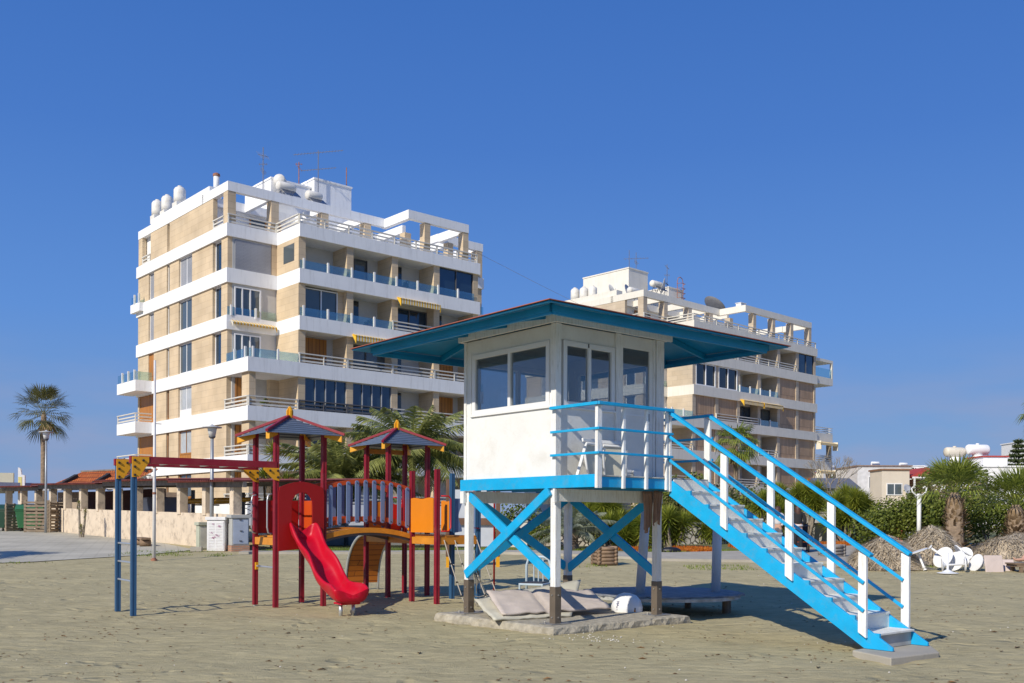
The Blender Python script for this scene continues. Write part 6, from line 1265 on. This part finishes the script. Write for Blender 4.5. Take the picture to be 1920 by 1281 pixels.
# ================================================================ PEOPLE
SKIN = mat('skin', (.50,.29,.20), .55, .06); HAIR = mat('brown_hair', (.07,.03,.02), .6, .3, 12); BLKC = mat('black_clothes', (.014,.014,.017), .85, .2, 5, .4, 30); SHO = mat('white_shoes', (.7,.7,.7), .6)
def skinmesh(name, verts, edges, radii, m, par, sub=2):
    me = bpy.data.meshes.new(name); me.from_pydata(verts, edges, []); me.materials.append(m); o = bpy.data.objects.new(name, me); COL.objects.link(o); o.parent = par
    o.modifiers.new('skin', 'SKIN').use_smooth_shade = True; sv = me.skin_vertices[0].data
    for v, r_ in zip(sv, radii): v.radius = r_ if isinstance(r_, tuple) else (r_, r_)
    sv[0].use_root = True; s = o.modifiers.new('sub', 'SUBSURF'); s.levels = sub; s.render_levels = sub; return o
def walker(lab, loc, rz, h=1.66, top=BLKC, leg=BLKC, hair=HAIR, arms=True):
    t = thing('person', lab, 'person', loc, rz); k = h/1.66
    V = [(0,0,.95),(0,.0,1.15),(0,.01,1.32),(0,.02,1.42),(0,.03,1.48),(0,.05,1.55),(0,.05,1.62)]; E = [(i,i+1) for i in range(6)]; Rr = [(.135,.10),(.115,.085),(.13,.09),(.09,.07),(.045,.045),(.075,.085),(.06,.07)]
    def ch(root, pts, rs):
        p = root
        for q, r_ in zip(pts, rs): V.append(q); E.append((p, len(V)-1)); Rr.append(r_); p = len(V)-1
        return p
    for s in (-1,1):
        ch(0, [(s*.09,0,.86),(s*.10,.03*s,.5),(s*.10,-.04*s,.09),(s*.10,.08-.04*s,.04)], [.085,.055,.036,.03])
        w = ch(3, [(s*.17,.02,1.39),(s*.23,.0,1.12),(s*.17,.20,.98),(s*.16,.26,.98)], [.05,.04,.03,.026])
        for fi in range(4): ch(w, [(s*(.135+.018*fi),.31,.985),(s*(.135+.018*fi),.335,.96)], [.010,.008])
        ch(w, [(s*.125,.28,.965)], [.010])
    body = skinmesh('body', [tuple(c*k for c in v) for v in V], E, [tuple(c*k for c in (r_ if isinstance(r_, tuple) else (r_, r_))) for r_ in Rr], SKIN, t)
    skinmesh('jacket', [tuple(c*k for c in v) for v in [(0,0,1.0),(0,0,1.15),(0,.01,1.32),(0,.02,1.43)]+[(s*.185,.02,1.385) for s in (-1,1)]+[(s*.24,0,1.12) for s in (-1,1)]+[(s*.175,.18,.99) for s in (-1,1)]], [(0,1),(1,2),(2,3),(3,4),(3,5),(4,6),(5,7),(6,8),(7,9)], [(.17*k,.13*k),(.15*k,.12*k),(.165*k,.12*k),(.10*k,.085*k),.075*k,.075*k,.058*k,.058*k,.045*k,.045*k], top, t)
    skinmesh('trousers', [tuple(c*k for c in v) for v in [(0,0,.98),(0,0,.92)]+[(s*.095,0,.84) for s in (-1,1)]+[(s*.10,.03*s,.5) for s in (-1,1)]+[(s*.10,-.04*s,.14) for s in (-1,1)]], [(0,1),(1,2),(1,3),(2,4),(3,5),(4,6),(5,7)], [(.15*k,.115*k),(.155*k,.12*k),.105*k,.105*k,.075*k,.075*k,.05*k,.05*k], leg, t)
    for s in (-1,1): MB().prism([((s*.10-.04)*k,(-.10-.04*s)*k,0),((s*.10-.04)*k,(.17-.04*s)*k,0),((s*.10-.04)*k,(.17-.04*s)*k,.045),((s*.10-.04)*k,(.05-.04*s)*k,.10),((s*.10-.04)*k,(-.10-.04*s)*k,.10)], (.08*k,0,0)).build('shoe', SHO, t, bevel=.015)
    hb = MB(); hb.lathe([(.02,-.36),(.10,-.30),(.12,-.15),(.115,0),(.10,.08),(.05,.125),(.01,.135)], (0,.025*k,1.575*k), 18); ho = hb.build('hair', hair, t, smooth=True)
    fb = MB()
    for s in (-1,1): fb.lathe([(.002,0),(.010,.004),(.002,.008)], (s*.032*k,.135*k,1.60*k), 8, Matrix.Rotation(R_(-90),3,'X'))
    fb.build('eye', BLKC, t); MB().prism([(-.012,.125*k,1.555*k),(.012,.125*k,1.555*k),(0,.15*k,1.56*k),(0,.13*k,1.60*k)], (0,.004,0)).build('nose', SKIN, t); MB().box(-.025,.025,.125*k,.134*k,1.52*k,1.528*k).build('mouth', mat('lips', (.4,.12,.1), .5), t)
    return t
W1 = walker('woman with long brown hair in black clothes pushing a stroller', (10.15,35.0,gz(35)+.06), R_(-12))
MB().lathe([(.165,.965),(.175,1.0),(.165,1.02)], n=20).build('waistband', SHO, W1)
t = thing('stroller', 'dark blue stroller pushed by the woman in black', 'stroller', (10.5,35.9,gz(36)+.03), R_(-12)); NAV = mat('navy_fabric', (.012,.014,.03), .8, .2)
MB().prism([(-.25,-.1,.4),(-.25,.55,.45),(-.25,.6,.62),(-.25,.25,.6),(-.25,.0,1.0),(-.25,-.15,.95)], (.5,0,0)).build('seat', NAV, t, bevel=.02); MB().lathe([(.27,0),(.25,.14),(.14,.24),(.02,.27)], (0,.05,.88), 18).build('hood', NAV, t, True)
for s in (-.27,.27):
    MB().tube([(s,-.55,.98),(s,-.2,.75),(s,.55,.15)], .015, 6).build('frame', STEELD, t); MB().tube([(s,-.25,.12),(s,.2,.6)], .015, 6).build('frame', STEELD, t)
    for y in (-.27,.55): MB().lathe([(.05,-.02),(.12,-.02),(.12,.02),(.05,.02)], (s,y,.12), 16, Matrix.Rotation(R_(90),3,'Y')).build('wheel', mat('tyre', (.02,.02,.02), .8), t)
MB().tube([(-.27,-.55,.98),(.27,-.55,.98)], .018, 8).build('handle', STEELD, t); MB().box(-.2,.2,-.35,.0,.2,.38).build('basket', NAV, t, bevel=.02)
W2 = walker('person in a pale top carrying a black bag beside the stair post', (9.62,35.7,gz(35.7)+.05), R_(150), 1.62, mat('pale_top', (.55,.52,.50), .85), mat('grey_trousers', (.12,.12,.14), .85)); MB().lathe([(.03,0),(.14,.02),(.16,.2),(.10,.34),(.03,.36)], (.27,.0,.75), 14).build('bag', BLKC, W2, True)
# sunbather at the right edge, lying on the bench
t = thing('person', 'sunbather in blue grey clothes lying on the dark bench with raised knee', 'person', (14.5,28.55,z28+.28), 0)
V = [(1.15,0,.13),(.9,0,.13),(1.4,0,.15),(1.6,0,.18),(1.70,0,.22),(1.80,0,.27)]; E = [(0,1),(0,2),(2,3),(3,4),(4,5)]; Rr = [(.15,.11),(.13,.10),(.15,.11),(.10,.09),.05,.085]
def ch2(root, pts, rs):
    p = root
    for q, r_ in zip(pts, rs): V.append(q); E.append((p, len(V)-1)); Rr.append(r_); p = len(V)-1
    return p
ch2(1, [(.75,-.09,.13),(.45,-.10,.12),(.02,-.10,.09),(-.04,-.10,.16)], [.08,.055,.04,.025]); ch2(1, [(.80,.09,.15),(.55,.09,.42),(.30,.09,.08),(.18,.09,.05)], [.08,.058,.04,.03])
for s in (-1,1):
    w = ch2(3, [(1.5,s*.20,.16),(1.25,s*.27,.10),(1.05,s*.24,.14 if s > 0 else .36),(.98,s*.23,.16 if s > 0 else .40)], [.05,.04,.03,.025])
    for fi in range(4): ch2(w, [(.92,s*(.21+.016*fi),.17 if s > 0 else .43)], [.009])
    ch2(w, [(.97,s*.19,.17 if s > 0 else .42)], [.010])
skinmesh('body', V, E, Rr, SKIN, t); skinmesh('clothes', [(1.15,0,.14),(.92,0,.14),(1.42,0,.16),(.78,-.08,.14),(.80,.08,.16),(1.5,-.19,.17),(1.5,.19,.17)], [(0,1),(0,2),(1,3),(1,4),(2,5),(2,6)], [(.17,.13),(.155,.125),(.17,.13),.10,.10,.07,.07], mat('blue_grey_cloth', (.10,.12,.17), .85, .2, 6), t); MB().lathe([(.02,-.10),(.09,-.06),(.10,.03),(.05,.09),(.01,.10)], (1.86,0,.30), 16).build('hair', HAIR, t, True)
